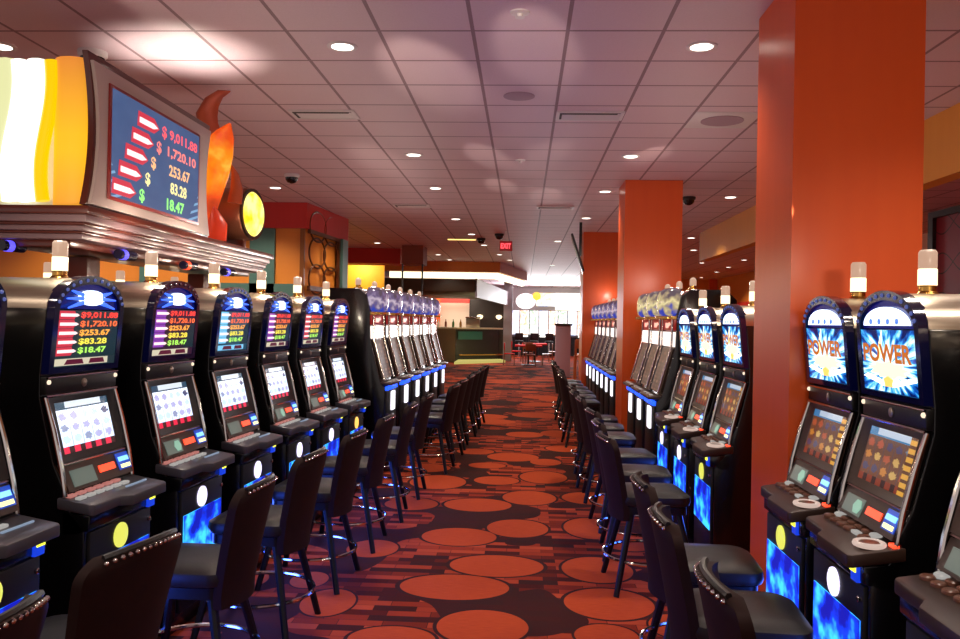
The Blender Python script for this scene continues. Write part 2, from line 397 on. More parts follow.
# amber room block with red bulkhead on the left
def plan(pts, z0, z1): return G().extrude([(x, y, z0) for x, y in pts], (0, 0, z1 - z0))
struct('wall_left', plan([(-14, 13.26), (-3.58, 13.26), (-3.40, 15.25), (-14, 15.25)], 0, 3.205), TAN)
single('bulkhead', plan([(-14, 13.18), (-3.53, 13.18), (-3.31, 15.32), (-14, 15.32)], 3.205, H), RED, 'red painted bulkhead over the amber panelled corner at left', 'bulkhead', kind='structure')
def bar3(g, x0, x1, z0, z1, y=13.2, t=0.07): return g.box(x0, x1, y, y + t, z0, z1)
g = G(); bar3(g, -4.47, -4.06, 0, 3.2); bar3(g, -14, -3.6, 2.0, 2.3); bar3(g, -6.3, -6.1, 2.3, 3.2)
struct('trim_1', g, TEAL)
g = G(); g.box(-3.64, -3.57, 13.2, 13.26, 0, 3.2); struct('trim_2', g, pm('bronze_post', (140, 84, 40), 0.35, 0.4))
lw = thing('lattice_screen', 'bronze ring lattice screen over amber panel below the red bulkhead', 'lattice', (-3.57, 13.3, 0), math.atan2(1.99, 0.18))
BRONZE = pm('bronze_bar', (104, 62, 34), 0.35, 0.5)
for i in range(2):
    for j in range(3):
        part('ring', 'lat%d%d' % (i, j), lambda: G().tube([(0.42 + i * 0.72 + 0.40 * math.cos(a), -0.05, 2.62 + (j - 0.5) * 0.44 + 0.25 * math.sin(a)) for a in [k * 2 * PI / 28 for k in range(28)]], 0.017, 6, True), BRONZE, lw)
part('frame', 'lat', lambda: G().box(0, 1.5, -0.08, -0.03, 3.14, 3.2).box(0, 1.5, -0.08, -0.03, 2.2, 2.28).box(1.5, 1.56, -0.08, -0.03, 0, 3.2), BRONZE, lw)
single('corner_post', G().box(-3.42, -3.30, 14.85, 15.28, 0, 3.2), TEAL, 'dark teal post at the far end of the lattice screen', 'post', kind='structure')
# orange columns
def column(n, x0, x1, y0, y1, lab):
    g = G(); g.box(x0, x1, y0, y1, 0, H); o = struct('column_%d' % n, g, ORANGE); o['label'] = lab
column(1, 1.40, 2.07, 4.42, 5.10, 'tall orange column between the right machines, nearest the camera')
column(2, 1.29, 2.03, 10.80, 11.5, 'second orange column from the camera')
column(3, 1.20, 1.98, 17.0, 17.8, 'third and farthest orange column')
# amber drop beam on the right
g = G(); g.box(3.55, 3.72, -2, 17.0, 3.05, H); struct('beam', g, AMBER)
g = G(); g.box(6.54, 6.6, 2, 13.5, 0.0, H); struct('wall_panel_right', g, MATS['magenta_wave_panel'])
g = G(); g.box(6.48, 6.62, 13.5, 13.66, 0, H); g.box(6.48, 6.6, 2, 13.5, H - 0.1, H); struct('trim_3', g, pm('dark_frame', (44, 24, 22), 0.4))
g = G(); g.box(7.7, 7.8, 26, 31, 1.5, 2.6); struct('wall_panel_back', g, RED)
g = G(); g.box(7.5, 7.8, 33.8, 34, 0, H); struct('trim_4', g, ORANGE)

# ------------------------------------------------------------------ slot machine type A (arched)
def make_arched(loc, rz, theme, label, variant=0, group=None, zs=1.0, detail=True):
    t = thing('slot_machine', label, 'slot machine', loc, rz, group)
    zz = lambda z: 0.93 + (z - 0.93) * zs if z > 0.93 else z
    K = (zs,)
    W = 0.29
    prof = [(0.09, 0), (0.09, 0.09), (0.055, 0.10), (0.055, 0.80), (0.17, zz(0.935)), (0.15, zz(0.97)), (0.205, zz(1.08)), (0.275, zz(1.36)), (0.275, zz(1.46)), (0.25, zz(1.75)), (0.82, zz(1.75)), (0.82, 0)]
    part('cabinet', K, lambda: G().extrude([(-W, y, z) for y, z in prof], (2 * W, 0, 0), 0.006), BLACK, t)
    zb = zz(1.75); rise = 0.15 * zs
    def arch(w, r, n=16, z0=zb): return [(w * math.cos(a), z0 + r * math.sin(a)) for a in [PI * k / n for k in range(n + 1)]]
    part('top_shell', K, lambda: G().extrude([(x, 0.25, z) for x, z in arch(W, rise - 0.006)], (0, 0.57, 0)), STEEL, t)
    # arch frame round the top glass
    def fr():
        out = [(0.284, zz(1.465))] + arch(0.284, rise + 0.004) + [(-0.284, zz(1.465))]
        inn = [(-0.248, zz(1.49))] + arch(0.248, rise - 0.036)[::-1] + [(0.248, zz(1.49))]
        pts = out + inn[0:1]
        g = G()
        yf = lambda z: 0.255 - (z - zz(1.46)) * 0.09 - 0.014
        o2 = [(x, yf(z), z) for x, z in out]; i2 = [(x, yf(z), z) for x, z in inn[::-1]]
        n = len(o2); vs = o2 + i2 + [(x, y + 0.05, z) for x, y, z in o2] + [(x, y + 0.05, z) for x, y, z in i2]
        fs = []
        for k in range(n):
            j = (k + 1) % n
            fs += [(k, j, n + j, n + k), (2 * n + k, 3 * n + k, 3 * n + j, 2 * n + j), (k, 2 * n + k, 2 * n + j, j), (n + k, n + j, 3 * n + j, 3 * n + k)]
        return g.add(vs, fs)
    af = part('arch_frame', K, fr, ARCHBLUE, t)
    bm_ = CHROME if variant % 2 else em('bulb_glint', (110, 130, 220), 0.45)
    for k in range(1, 14):
        a = PI * k / 14; x = 0.266 * math.cos(a); z = zb + (rise - 0.016) * math.sin(a)
        part('chaser_bulb', K + (k,), lambda: G().lathe([(0.0005, -0.008), (0.007, -0.004), (0.009, 0.0), (0.007, 0.004), (0.0005, 0.006)], 8, (x, 0.255 - (z - zz(1.46)) * 0.09 - 0.016, z), 'y'), bm_, af)
    yv = lambda z, off=0.0: 0.245 - (z - zz(1.46)) * 0.09 - off
    # crest
    part('crest_backing', K, lambda: G().extrude([(x, yv(z, -0.012), z) for x, z in arch(0.247, rise - 0.037)], (0, 0.02, 0)), pm('crest_navy', (10, 16, 60), 0.2, emit=(14, 30, 150), es=0.35), t)
    if theme == 'jackpot':
        def crest():
            g = G(); o = []
            g.extrude([(0.105 * math.cos(a), yv(zb + 0.05, 0.005), zb + 0.052 * zs + 0.036 * math.sin(a)) for a in [2 * PI * k / 20 for k in range(20)]], (0, 0.012, 0))
            return g
        c = part('crest', K, crest, CRESTW, t)
        for sx in (-1, 1):
            for (za, l, d) in ((0.03, 0.19, -0.022), (0.05, 0.20, 0.0), (0.066, 0.165, 0.022)):
                part('crest_ray', K + (sx, za), lambda: G().tube([(sx * 0.08, yv(zb + 0.05, 0.002), zb + za), (sx * l, yv(zb + 0.05, 0.002), zb + za + d - 0.004)], [0.011, 0.004], 6), CRESTB, c)
    else:
        c = part('crest', K + ('p',), lambda: G().extrude([(x, yv(z, 0.004), z) for x, z in arch(0.205, rise - 0.075, 14, zb + 0.012)], (0, 0.012, 0)), CRESTW, t)
        def dots():
            g = G()
            for k in range(4): g.lathe([(0.012, -0.004), (0.012, 0.0)], 8, (-0.12 + 0.08 * k, yv(zb + 0.03, 0.006), zb + 0.028), 'y')
            return g
        part('crest_dots', K, dots, CRESTB, c)
    # top glass
    z0, z1 = zz(1.492), zb - 0.006
    def P(u, v, off=0.0):
        z = z0 + v * (z1 - z0); return (-0.25 + u * 0.5, yv(z, off), z)
    col = {0: 'red', 1: 'purple', 2: 'cyan'}[variant]
    tg = part('top_glass', K + (theme,), lambda: G().slab(P(0, 0), P(1, 0), P(1, 1), P(0, 1), (0, 0.012, 0)), BURST if theme == 'power' else GLASS_D[col], t)
    if theme == 'jackpot':
        amounts = ['$9,011.88', '$1,720.10', '$253.67', '$83.28', '$18.47']
        lm = {'red': LOGO_R, 'purple': LOGO_P, 'cyan': LOGO_C}[col]
        for k, s in enumerate(amounts):
            vt = 0.985 - 0.16 * k
            part('jackpot_figure', K + (k,), lambda: put_text(G(), s, P, 0.34, 0.97 - (0.0, 0.0, 0.12, 0.16, 0.16)[k], vt - 0.135, vt - 0.01, 0.004, 0.03), LINEC[k], tg)
            lg = part('jackpot_badge', K + (k,), lambda: poly(G(), P, [(0.02, vt - 0.15), (0.24, vt - 0.15), (0.27, vt - 0.075), (0.24, vt), (0.02, vt)], 0.003), lm, tg)
            part('badge_stripe', K + (k,), lambda: poly(G(), P, [(0.03, vt - 0.10), (0.27, vt - 0.10), (0.31, vt - 0.075), (0.27, vt - 0.045), (0.03, vt - 0.045)], 0.006), LOGO_W, lg)
        bs = part('bottom_strip', K, lambda: poly(G(), P, [(0.0, 0.02), (0.86, 0.02), (0.86, 0.14), (0.0, 0.14)], 0.003), em('strip_cream', (230, 220, 190), 0.9) if variant != 2 else LOGO_C, tg)
        part('strip_badge', K, lambda: poly(poly(G(), P, [(0.15, 0.035), (0.45, 0.035), (0.42, 0.125), (0.19, 0.125)], 0.006), P, [(0.54, 0.035), (0.80, 0.035), (0.77, 0.125), (0.56, 0.125)], 0.006), em('strip_maroon', (110, 20, 50), 0.6), bs)
        gshape = part('dark_wave', K, lambda: poly(G(), P, [(0.74, 0.16), (0.99, 0.16), (0.99, 0.8), (0.9, 0.66), (0.82, 0.62), (0.8, 0.4)], 0.002), pm('wave_teal', (16, 40, 46), 0.2, emit=(24, 70, 78), es=0.35), tg)
    else:
        part('word_power', K, lambda: put_text(G(), 'POWER', P, 0.07, 0.95, 0.475, 0.78, 0.009, 0.035), POW_O, tg)
        def star():
            pts = []
            for k in range(18):
                a = 2 * PI * k / 18 + 0.1; r = (0.34, 0.25)[k % 2]
                pts.append((0.5 + 1.1 * r * math.cos(a), 0.36 + 0.42 * r * math.sin(a)))
            g = poly(G(), P, pts, 0.004); return poly(g, P, [(0.30, 0.50), (0.36, 0.50), (0.42, 0.98), (0.36, 0.80)], 0.003)
        part('star_banner', K, star, POW_Y, tg)
        part('swoosh', K, lambda: poly(poly(G(), P, [(0.02, 0.22), (0.1, 0.27), (0.45, 0.16), (0.42, 0.09)], 0.004), P, [(0.98, 0.22), (0.9, 0.27), (0.55, 0.16), (0.58, 0.09)], 0.004), LIT_WHITE, tg)
        part('gold_emblem', K, lambda: poly(G(), P, [(0.44, 0.09), (0.56, 0.09), (0.58, 0.21), (0.5, 0.26), (0.42, 0.21)], 0.007), DISC_A, tg)
    # divider with chrome rails
    dv = part('divider_panel', K, lambda: G().box(-0.285, 0.285, 0.248, 0.29, zz(1.375), zz(1.455), 0.006), BLACKM, t)
    part('chrome_rail', K + (1,), lambda: G().tube([(-0.285, 0.243, zz(1.448)), (0.285, 0.243, zz(1.448))], 0.005, 6), CHROME, dv)
    part('chrome_rail', K + (2,), lambda: G().tube([(-0.285, 0.246, zz(1.368)), (0.285, 0.246, zz(1.368))], 0.006, 6), CHROME, dv)
    part('lock_badge', K, lambda: G().lathe([(0.02, 0.0), (0.02, -0.006), (0.012, -0.009)], 12, (0, 0.249, zz(1.412)), 'y'), STEEL, dv)
    for sx in (-1, 1):
        part('corner_lamp', K + (sx,), lambda: G().lathe([(0.011, 0.0), (0.010, -0.008), (0.004, -0.012)], 10, (sx * 0.27, 0.249, zz(1.43)), 'y'), em('lamp_cream', (255, 230, 200), 1.2), dv)
    # bezel + game screen
    b0, b1 = (0.198, zz(1.075)), (0.272, zz(1.36))
    def Q(u, v, off=0.0):
        return (-0.285 + u * 0.57, b0[0] + v * (b1[0] - b0[0]) - off * 0.97, b0[1] + v * (b1[1] - b0[1]) + off * 0.25)
    def bez():
        o = [(0.03, 0.0), (0.97, 0.0), (0.97, 1.0), (0.03, 1.0)]; i = [(0.13, 0.12), (0.87, 0.12), (0.87, 0.90), (0.13, 0.90)]
        g = G(); vs = [Q(u, v, 0.02) for u, v in o] + [Q(u, v, 0.006) for u, v in i] + [Q(u, v, 0.0) for u, v in o]
        return g.add(vs, [(k, (k + 1) % 4, 4 + (k + 1) % 4, 4 + k) for k in range(4)] + [(k, 8 + k, 8 + (k + 1) % 4, (k + 1) % 4) for k in range(4)])
    part('screen_bezel', K, bez, BLACKM if theme == 'jackpot' else BROWND, t)
    part('game_screen', K + (theme,), lambda: G().slab(Q(0.125, 0.11, 0.005), Q(0.875, 0.11, 0.005), Q(0.875, 0.91, 0.005), Q(0.125, 0.91, 0.005), (0, 0.006, 0)), REEL_W if theme == 'jackpot' else REEL_G, t)
    for sx in (0, 1):
        u = 0.008 if sx == 0 else 0.992
        part('chrome_side_trim', K + (sx,), lambda: G().tube([Q(u, -0.48, 0.012), Q(u, -0.06, 0.024), Q(u, 0.5, 0.026), Q(u, 1.0, 0.02)], [0.010, 0.011, 0.011, 0.008], 8), CHROME, t)
    # dash (player panel)
    d0, d1 = (0.15, zz(0.955)), (0.2, zz(1.07))
    def D(u, v, off=0.0): return (-0.28 + u * 0.56, d0[0] + v * (d1[0] - d0[0]) - off, d0[1] + v * (d1[1] - d0[1]) + off * 0.3)
    dash = part('player_panel', K, lambda: G().slab(D(0.02, 0, 0.012), D(0.98, 0, 0.012), D(0.98, 1, 0.012), D(0.02, 1, 0.012), (0, 0.014, 0)), BROWND, t)
    part('rail', K, lambda: G().tube([D(0.03, 0.97, 0.016), D(0.97, 0.97, 0.016)], 0.006, 6), CHROME, dash)
    part('info_display', K, lambda: poly(G(), D, [(0.10, 0.12), (0.42, 0.12), (0.42, 0.72), (0.10, 0.72)], 0.016), DISPLAY, dash)
    if theme == 'power' or variant == 1:
        part('hexagon_light', K, lambda: poly(G(), D, [(0.34 + 0.07 * math.cos(k * PI / 3), 0.42 + 0.26 * math.sin(k * PI / 3)) for k in range(6)], 0.019), em('hex_mint', (150, 205, 180), 0.8), dash)
    part('ticket_slot', K, lambda: poly(G(), D, [(0.49, 0.34), (0.73, 0.34), (0.73, 0.60), (0.49, 0.60)], 0.017), LIT_RED, dash)
    cr = part('card_reader', K, lambda: poly(G(), D, [(0.78, 0.20), (0.97, 0.20), (0.97, 0.85), (0.78, 0.85)], 0.017), em('reader_blue', (20, 70, 200), 0.9), dash)
    part('reader_glow', K, lambda: poly(G(), D, [(0.80, 0.52), (0.95, 0.52), (0.95, 0.70), (0.80, 0.70)], 0.021), em('reader_cyan', (120, 190, 255), 2.0), cr)
    part('reader_slot_light', K, lambda: poly(G(), D, [(0.81, 0.26), (0.95, 0.26), (0.95, 0.40), (0.81, 0.40)], 0.021), em('reader_cream', (255, 245, 150), 2.0), cr)
    # deck
    out = [(-0.30, 0.18), (-0.30, 0.025), (-0.285, 0.01), (-0.08, 0.01), (-0.03, -0.03), (0.285, -0.03), (0.30, -0.015), (0.30, 0.18)]
    zt = lambda y: 0.912 + y * 0.16
    deck = part('button_deck', 0, lambda: G().extrude([(x, y, zt(y)) for x, y in out], (0, 0, -0.05), 0.008), GREYP if theme == 'jackpot' else BROWND, t)
    part('deck_housing', 0, lambda: G().extrude([(-0.29, 0.10, 0.775), (-0.29, 0.03, 0.80), (-0.29, 0.03, 0.865), (-0.29, 0.16, 0.88), (-0.29, 0.16, 0.775)], (0.58, 0, 0), 0.006), BLACK, t)
    if detail:
        rows = [(0.145, 6, PINKBTN if theme == 'jackpot' else BROWNBTN), (0.10, 6, WHITEBTN if theme == 'jackpot' else BROWNBTN)]
        for r, (yy, n, bm_) in enumerate(rows):
            for k in range(n):
                xx = -0.245 + k * 0.072
                if theme == 'jackpot':
                    part('button', (r, k), lambda: G().box(xx - 0.026, xx + 0.026, yy - 0.014, yy + 0.014, zt(yy) - 0.002, zt(yy) + 0.012, 0.004), bm_, deck)
                else:
                    part('button', (r, k), lambda: G().lathe([(0.025, -0.002), (0.025, 0.008), (0.020, 0.013), (0.0005, 0.013)], 14, (xx, yy, zt(yy))), bm_ if (k + r) % 5 else WHITEBTN, deck)
        if theme == 'power':
            part('spin_button_ring', 0, lambda: G().tube([(0.225 + 0.05 * math.cos(a), 0.075 + 0.05 * math.sin(a), zt(0.075) + 0.012) for a in [k * 2 * PI / 20 for k in range(20)]], 0.011, 8, True), em('ring_cream', (240, 210, 195), 0.7), deck)
            part('spin_button', 0, lambda: G().lathe([(0.04, -0.002), (0.04, 0.014), (0.034, 0.02), (0.0005, 0.02)], 18, (0.225, 0.075, zt(0.075))), BROWNBTN, deck)
            part('red_marker', 0, lambda: G().box(0.245, 0.29, 0.135, 0.16, zt(0.15) - 0.002, zt(0.15) + 0.012, 0.004), LIT_RED, deck)
        else:
            part('emissive_strip', 0, lambda: G().box(0.06, 0.25, 0.055, 0.066, zt(0.06) - 0.003, zt(0.06) + 0.007, 0.003), em('strip_cool', (170, 195, 225), 0.5), deck)  # pale strip with its own cool emission
    lt = part('ticket_light', 0, lambda: G().box(0.20, 0.26, 0.016, 0.035, 0.795, 0.862, 0.004), em('ticket_blue', (20, 60, 220), 1.0), t)
    part('ticket_light_top', 0, lambda: G().box(0.205, 0.255, 0.010, 0.03, 0.832, 0.860, 0.003), LIT_YEL, lt)
    # belly
    door = part('belly_door', 0, lambda: G().box(-0.265, 0.265, 0.040, 0.06, 0.12, 0.785, 0.006), BLACKM, t)
    part('blue_panel', 0, lambda: G().slab((-0.245, 0.036, 0.36), (0.245, 0.036, 0.36), (0.245, 0.036, 0.65), (-0.245, 0.036, 0.65), (0, 0.008, 0)), BLUEP, door)
    part('logo_disc', 0, lambda: G().lathe([(0.058, 0.0), (0.058, -0.008), (0.05, -0.012)], 20, (-0.02, 0.040, 0.715), 'y'), (DISC_A, DISC_W, DISC_G)[(int(abs(loc[1]) * 10)) % 3], door)
    part('lock', 0, lambda: G().lathe([(0.012, 0.0), (0.012, -0.01), (0.008, -0.013)], 10, (0.24, 0.040, 0.73), 'y'), CHROME, door)
    # signal candle on the top shell
    ca = part('signal_light', K, lambda: G().lathe([(0.045, -0.012), (0.045, 0.0), (0.034, 0.012), (0.034, 0.03), (0.04, 0.034)], 16, (0, 0.38, zb + rise - 0.008)), GOLD, t)
    zc = zb + rise + 0.024
    part('lit_lens', K, lambda: G().lathe([(0.034, 0.0), (0.036, 0.004), (0.036, 0.066), (0.034, 0.07)], 16, (0, 0.38, zc)), LIT_WARM, ca)
    part('upper_lens', K, lambda: G().lathe([(0.033, 0.07), (0.035, 0.076), (0.035, 0.135), (0.031, 0.142), (0.028, 0.146), (0.0005, 0.147)], 16, (0, 0.38, zc)), LENS_UP, ca)
    return t

# ------------------------------------------------------------------ slot machine type B (tall, domed)
def make_tall(loc, rz, label, dome, group):
    t = thing('tall_slot_machine', label, 'slot machine', loc, rz, group)
    W = 0.30
    prof = [(0.09, 0), (0.09, 0.09), (0.05, 0.1), (0.05, 0.98), (0.10, 1.03), (0.23, 1.52), (0.24, 1.83), (0.28, 2.02), (0.37, 2.10), (0.72, 2.10), (0.82, 2.0), (0.82, 0)]
    part('cabinet', 'B', lambda: G().extrude([(-W, y, z) for y, z in prof], (2 * W, 0, 0), 0.006), BLACK, t)
    def dm():
        g = G(); rows = [(1.835, 0.19), (1.86, 0.235), (1.93, 0.25), (2.02, 0.248), (2.08, 0.225), (2.115, 0.17), (2.13, 0.05)]
        n = 14; vs = []
        for z, r in rows:
            for k in range(n + 1):
                a = PI + PI * k / n; vs.append((r * math.cos(a), 0.29 + 0.80 * r * math.sin(a), z))
        fs = [(i * (n + 1) + k, i * (n + 1) + k + 1, (i + 1) * (n + 1) + k + 1, (i + 1) * (n + 1) + k) for i in range(len(rows) - 1) for k in range(n)]
        fs += [tuple(range(n, -1, -1)), tuple(range((len(rows) - 1) * (n + 1), len(rows) * (n + 1)))]
        return g.add(vs, fs)
    d = part('dome', 'B', dm, dome, t)
    part('dome_collar', 'B', lambda: G().extrude([(0.27 * math.cos(a), 0.29 + 0.215 * math.sin(a), 1.805) for a in [PI + PI * k / 14 for k in range(15)]], (0, 0, 0.03)), GOLD, t)
    bn = part('banner', 'B', lambda: G().box(-0.28, 0.28, 0.205, 0.24, 1.69, 1.80, 0.006), BANNER, t)
    part('banner_mark', 'B', lambda: G().extrude([(x, 0.203, z) for x, z in ((-0.14, 1.715), (0.02, 1.715), (0.06, 1.735), (0.17, 1.75), (0.10, 1.775), (-0.02, 1.765), (-0.14, 1.77))], (0, 0.006, 0)), em('banner_pale', (255, 190, 170), 1.2), bn)
    part('white_sign', 'B', lambda: G().box(-0.27, 0.27, 0.20, 0.24, 1.53, 1.675, 0.006), em('sign_white', (255, 240, 232), 1.5), t)
    s0, s1 = (0.085, 1.06), (0.213, 1.52)
    def S(u, v, off=0.0): return (-0.3 + u * 0.6, s0[0] + v * (s1[0] - s0[0]) - off, s0[1] + v * (s1[1] - s0[1]) + off * 0.4)
    part('reel_glass', 'B', lambda: G().slab(S(0.1, 0.03, 0.012), S(0.9, 0.03, 0.012), S(0.9, 0.98, 0.012), S(0.1, 0.98, 0.012), (0, 0.02, 0)), REEL_B, t)
    for sx, u in ((0, 0.04), (1, 0.96)):
        part('chrome_side_trim', 'B%d' % sx, lambda: G().tube([S(u, 0, 0.02), S(u, 1.0, 0.02), (S(u, 1, 0)[0], 0.20, 1.80)], 0.011, 6), CHROME, t)
    deck = part('button_deck', 'B', lambda: G().box(-0.295, 0.295, -0.03, 0.12, 1.005, 1.04, 0.012), pm('deck_bronze', (96, 80, 78), 0.3, 0.4), t)
    for k in range(5): part('button', 'B%d' % k, lambda: G().box(-0.22 + k * 0.09, -0.16 + k * 0.09, 0.0, 0.035, 1.038, 1.05, 0.004), BROWNBTN if k % 2 else WHITEBTN, deck)
    part('blue_strip', 'B', lambda: G().box(-0.28, 0.28, 0.015, 0.06, 0.945, 0.985, 0.004), BLUESTRIP, t)
    dr = part('belly_door', 'B', lambda: G().box(-0.28, 0.28, 0.03, 0.06, 0.13, 0.94, 0.006), BLACKM, t)
    part('white_panel', 'B', lambda: G().box(-0.05, 0.14, 0.018, 0.034, 0.70, 0.92, 0.02), em('belly_white', (245, 240, 250), 1.8), dr)
    part('topper', 'B', lambda: G().lathe([(0.05, 2.095), (0.05, 2.12), (0.03, 2.13), (0.03, 2.15)], 12, (0, 0.45, 0)), GOLD, t)
    part('topper_lens', 'B', lambda: G().lathe([(0.03, 2.15), (0.035, 2.16), (0.034, 2.21), (0.02, 2.23), (0.0005, 2.235)], 12, (0, 0.45, 0)), LENS_UP, t)
    return t

# ------------------------------------------------------------------ chair
def rrect(w, d, r, n=5):
    o = []
    for cx, cy, a0 in ((w - r, d - r, 0), (-w + r, d - r, PI / 2), (-w + r, -d + r, PI), (w - r, -d + r, 1.5 * PI)):
        o += [(cx + r * math.cos(a0 + PI / 2 * k / n), cy + r * math.sin(a0 + PI / 2 * k / n)) for k in range(n + 1)]
    return o
def make_chair(loc, rz, label, group):
    t = thing('casino_chair', label, 'chair', loc, rz, group)
    def seat():
        g = G(); rings = [(0.560, 0.20), (0.575, 0.225), (0.60, 0.232), (0.63, 0.228), (0.648, 0.20), (0.658, 0.10)]
        vs = []; n = len(rrect(1, 1, 0.3))
        for z, w in rings: vs += [(x, y, z) for x, y in rrect(w, w, min(0.08, w * 0.6))]
        fs = [(i * n + k, i * n + (k + 1) % n, (i + 1) * n + (k + 1) % n, (i + 1) * n + k) for i in range(len(rings) - 1) for k in range(n)]
        fs += [tuple(range(n - 1, -1, -1)), tuple(range((len(rings) - 1) * n, len(rings) * n))]
        return g.add(vs, fs)
    part('seat', 0, seat, VINYL, t)
    part('seat_frame', 0, lambda: G().extrude([(x, y, 0.515) for x, y in rrect(0.205, 0.205, 0.05)], (0, 0, 0.05)), CH_LEG, t)
    # back: curved in plan, leaning, rounded top corners
    def back(hw, inset=0.0, th=0.05, zbot=0.47):
        g = G(); nu, nv = 14, 36; vs = []
        zlo, zhi = zbot, 1.005 - inset
        for side in (0, 1):
            for j in range(nv + 1):
                v = j / nv; z = zlo + v * (zhi - zlo)
                w = (hw - inset) * (0.80 + 0.20 * min(1, v * 1.15))
                if z > 0.93: w -= 0.07 * ((z - 0.93) / 0.075) ** 2.6
                for i in range(nu + 1):
                    s = -1 + 2 * i / nu; x = s * w
                    y = 0.225 + 0.10 * max(0, (z - 0.52)) ** 1.2 * 2.2 - 0.05 * s * s + (th * (1 - 0.25 * s * s) if side else 0)
                    zz2 = z - 0.012 * s * s * v
                    vs.append((x, y, zz2))
        n1 = nu + 1; o = n1 * (nv + 1); fs = []
        for j in range(nv):
            for i in range(nu):
                a = j * n1 + i; fs.append((a, a + 1, a + n1 + 1, a + n1)); fs.append((o + a, o + a + n1, o + a + n1 + 1, o + a + 1))
        for j in range(nv):
            a = j * n1; fs.append((a, a + n1, o + a + n1, o + a)); a = j * n1 + nu; fs.append((a, o + a, o + a + n1, a + n1))
        for i in range(nu):
            fs.append((i, o + i, o + i + 1, i + 1)); a = nv * n1 + i; fs.append((a, a + 1, o + a + 1, o + a))
        return g.add(vs, fs)
    bk = part('backrest', 0, lambda: back(0.245), CH_BACK, t)
    def edge():
        pts = []
        for k in range(25):
            s = -1 + k / 12.0; ww = 0.245 * 0.98
            x = s * 0.178; z = 1.004 - 0.012 * s * s; 
            if abs(s) > 0.999: pass
            y = 0.225 + 0.22 * (z - 0.52) ** 1.2 - 0.03 * s * s + 0.024
            pts.append((x, y, z + 0.004))
        return G().tube(pts, 0.011, 6)
    part('top_piping', 0, edge, VINYL, bk)
    def nails():
        g = G()
        for k in range(15):
            s = -1 + k / 7.0; x = s * 0.182; z = 0.998 - 0.016 * s * s; y = 0.225 + 0.22 * (z - 0.52) ** 1.2 - 0.035 * s * s + 0.05
            g.lathe([(0.008, -0.004), (0.0075, 0.002), (0.004, 0.006), (0.0005, 0.007)], 8, (x, y - 0.002, z), 'y')
        return g
    part('nailheads', 0, nails, CHROME, bk)
    for sx in (-1, 1):
        for sy in (-1, 1):
            part('leg', (sx, sy), lambda: G().tube([(sx * 0.15, sy * 0.15, 0.53), (sx * 0.20, sy * 0.20, 0.30), (sx * 0.262, sy * 0.262, 0.0)], [0.024, 0.022, 0.019], 8), CH_LEG, t)
    part('foot_ring', 0, lambda: G().tube([(0.305 * math.cos(a), 0.305 * math.sin(a), 0.215) for a in [2 * PI * k / 32 for k in range(32)]], 0.0115, 8, True), CHROME, t)
    return t

# ------------------------------------------------------------------ place the left row
TH = math.radians(87.0)
def left_front(y): return -1.879 + 0.0519 * (y - 3.0)
LV = [0, 0, 1, 2, 1, 0, 1]
LN = ['red badge', 'red badge', 'purple badge', 'cyan badge', 'purple badge', 'red badge', 'purple badge']
LY = [2.93, 3.81, 4.68, 5.54, 6.42, 7.3, 8.19]
for i, y in enumerate(LY):
    make_arched((left_front(y), y, 0), TH, 'jackpot',
                'arched black slot machine with %s jackpot badges, %s in the left front row' % (LN[i].replace(' badge', ''), ORD[i]), LV[i], 'arched jackpot machines along the left', 1.028 if i < 2 else 1.05)
for k in range(4):      # machines backing on to the left row: only their signal lights rise into view
    y = 5.75 + 0.95 * k
    make_arched((left_front(y) - 2.04, y, 0), TH + PI, 'jackpot', 'slot machine backing on to the left row, its candle light the %s one' % ORD[k], 0, 'machines backing on to the left row', 1.047, False)
for i in range(8):
    y = 1.96 + 0.885 * i
    dx = (0.34, 0.34, 0.34, 0.33, 0.35, 0.35, 0.36, 0.36)[i]
    r = -PI / 2 - 0.052 + (0.05, -0.16, 0.04, -0.02, 0.0, 0.05, 0.12, 0.05)[i]
    make_chair((left_front(y) + dx, y + (0.02, -0.12, 0, -0.02, -0.04, 0, 0.05, 0.1)[i], 0), r, 'dark casino chair with nailhead back, %s of the chairs along the left machines' % ORD[i], 'casino chairs along the left machines')
LBX = lambda y: -1.48 + 0.038 * (y - 9.8)
for i in range(6):
    y = 9.55 + 0.87 * i
    make_tall((LBX(y), y, 0), math.radians(87.8), 'tall slot machine with violet dome, %s in the left group beyond the arched machines' % ORD[i], DOME_B, 'violet domed machines at left')
    make_chair((LBX(y) + 0.40, y + 0.1, 0), -PI / 2 - 0.04 + random.uniform(-0.12, 0.12), 'dark casino chair facing the %s violet domed machine at left' % ORD[i], 'chairs at the left domed machines')
# right row
for i, y in enumerate((2.55, 3.42, 4.24 - 0.13)):
    make_arched((1.245, y, 0), -PI / 2, 'power', ('arched blue POWER slot machine at the right edge of the photo', 'arched POWER slot machine second from the right edge', 'arched POWER slot machine against the near side of the big orange column')[i], 0, 'POWER machines before the orange column')
for i, y in enumerate((5.92, 6.76, 7.6)):
    make_arched((1.245, y, 0), -PI / 2, 'power', 'arched POWER slot machine beyond the big orange column, %s of three' % ORD[i], 0, 'POWER machines beyond the orange column')
for i, y in enumerate((8.52, 9.26, 10.0)):
    make_tall((1.27, y, 0), -PI / 2, 'tall slot machine with yellow dome before the second orange column, %s of three' % ORD[i], DOME_Y, 'yellow domed machines at right')
for i in range(7):
    y = 12.1 + 0.77 * i
    make_tall((1.27 + 0.03 * 0, y, 0), -PI / 2, 'tall slot machine with violet dome beyond the second orange column, %s in its group' % ORD[i], DOME_B, 'violet domed machines at right')
RC = [2.50, 3.30, 4.02, 5.6, 6.35, 7.2, 8.3, 9.05, 9.85, 11.9, 12.7, 13.5, 14.3, 15.1, 15.9]
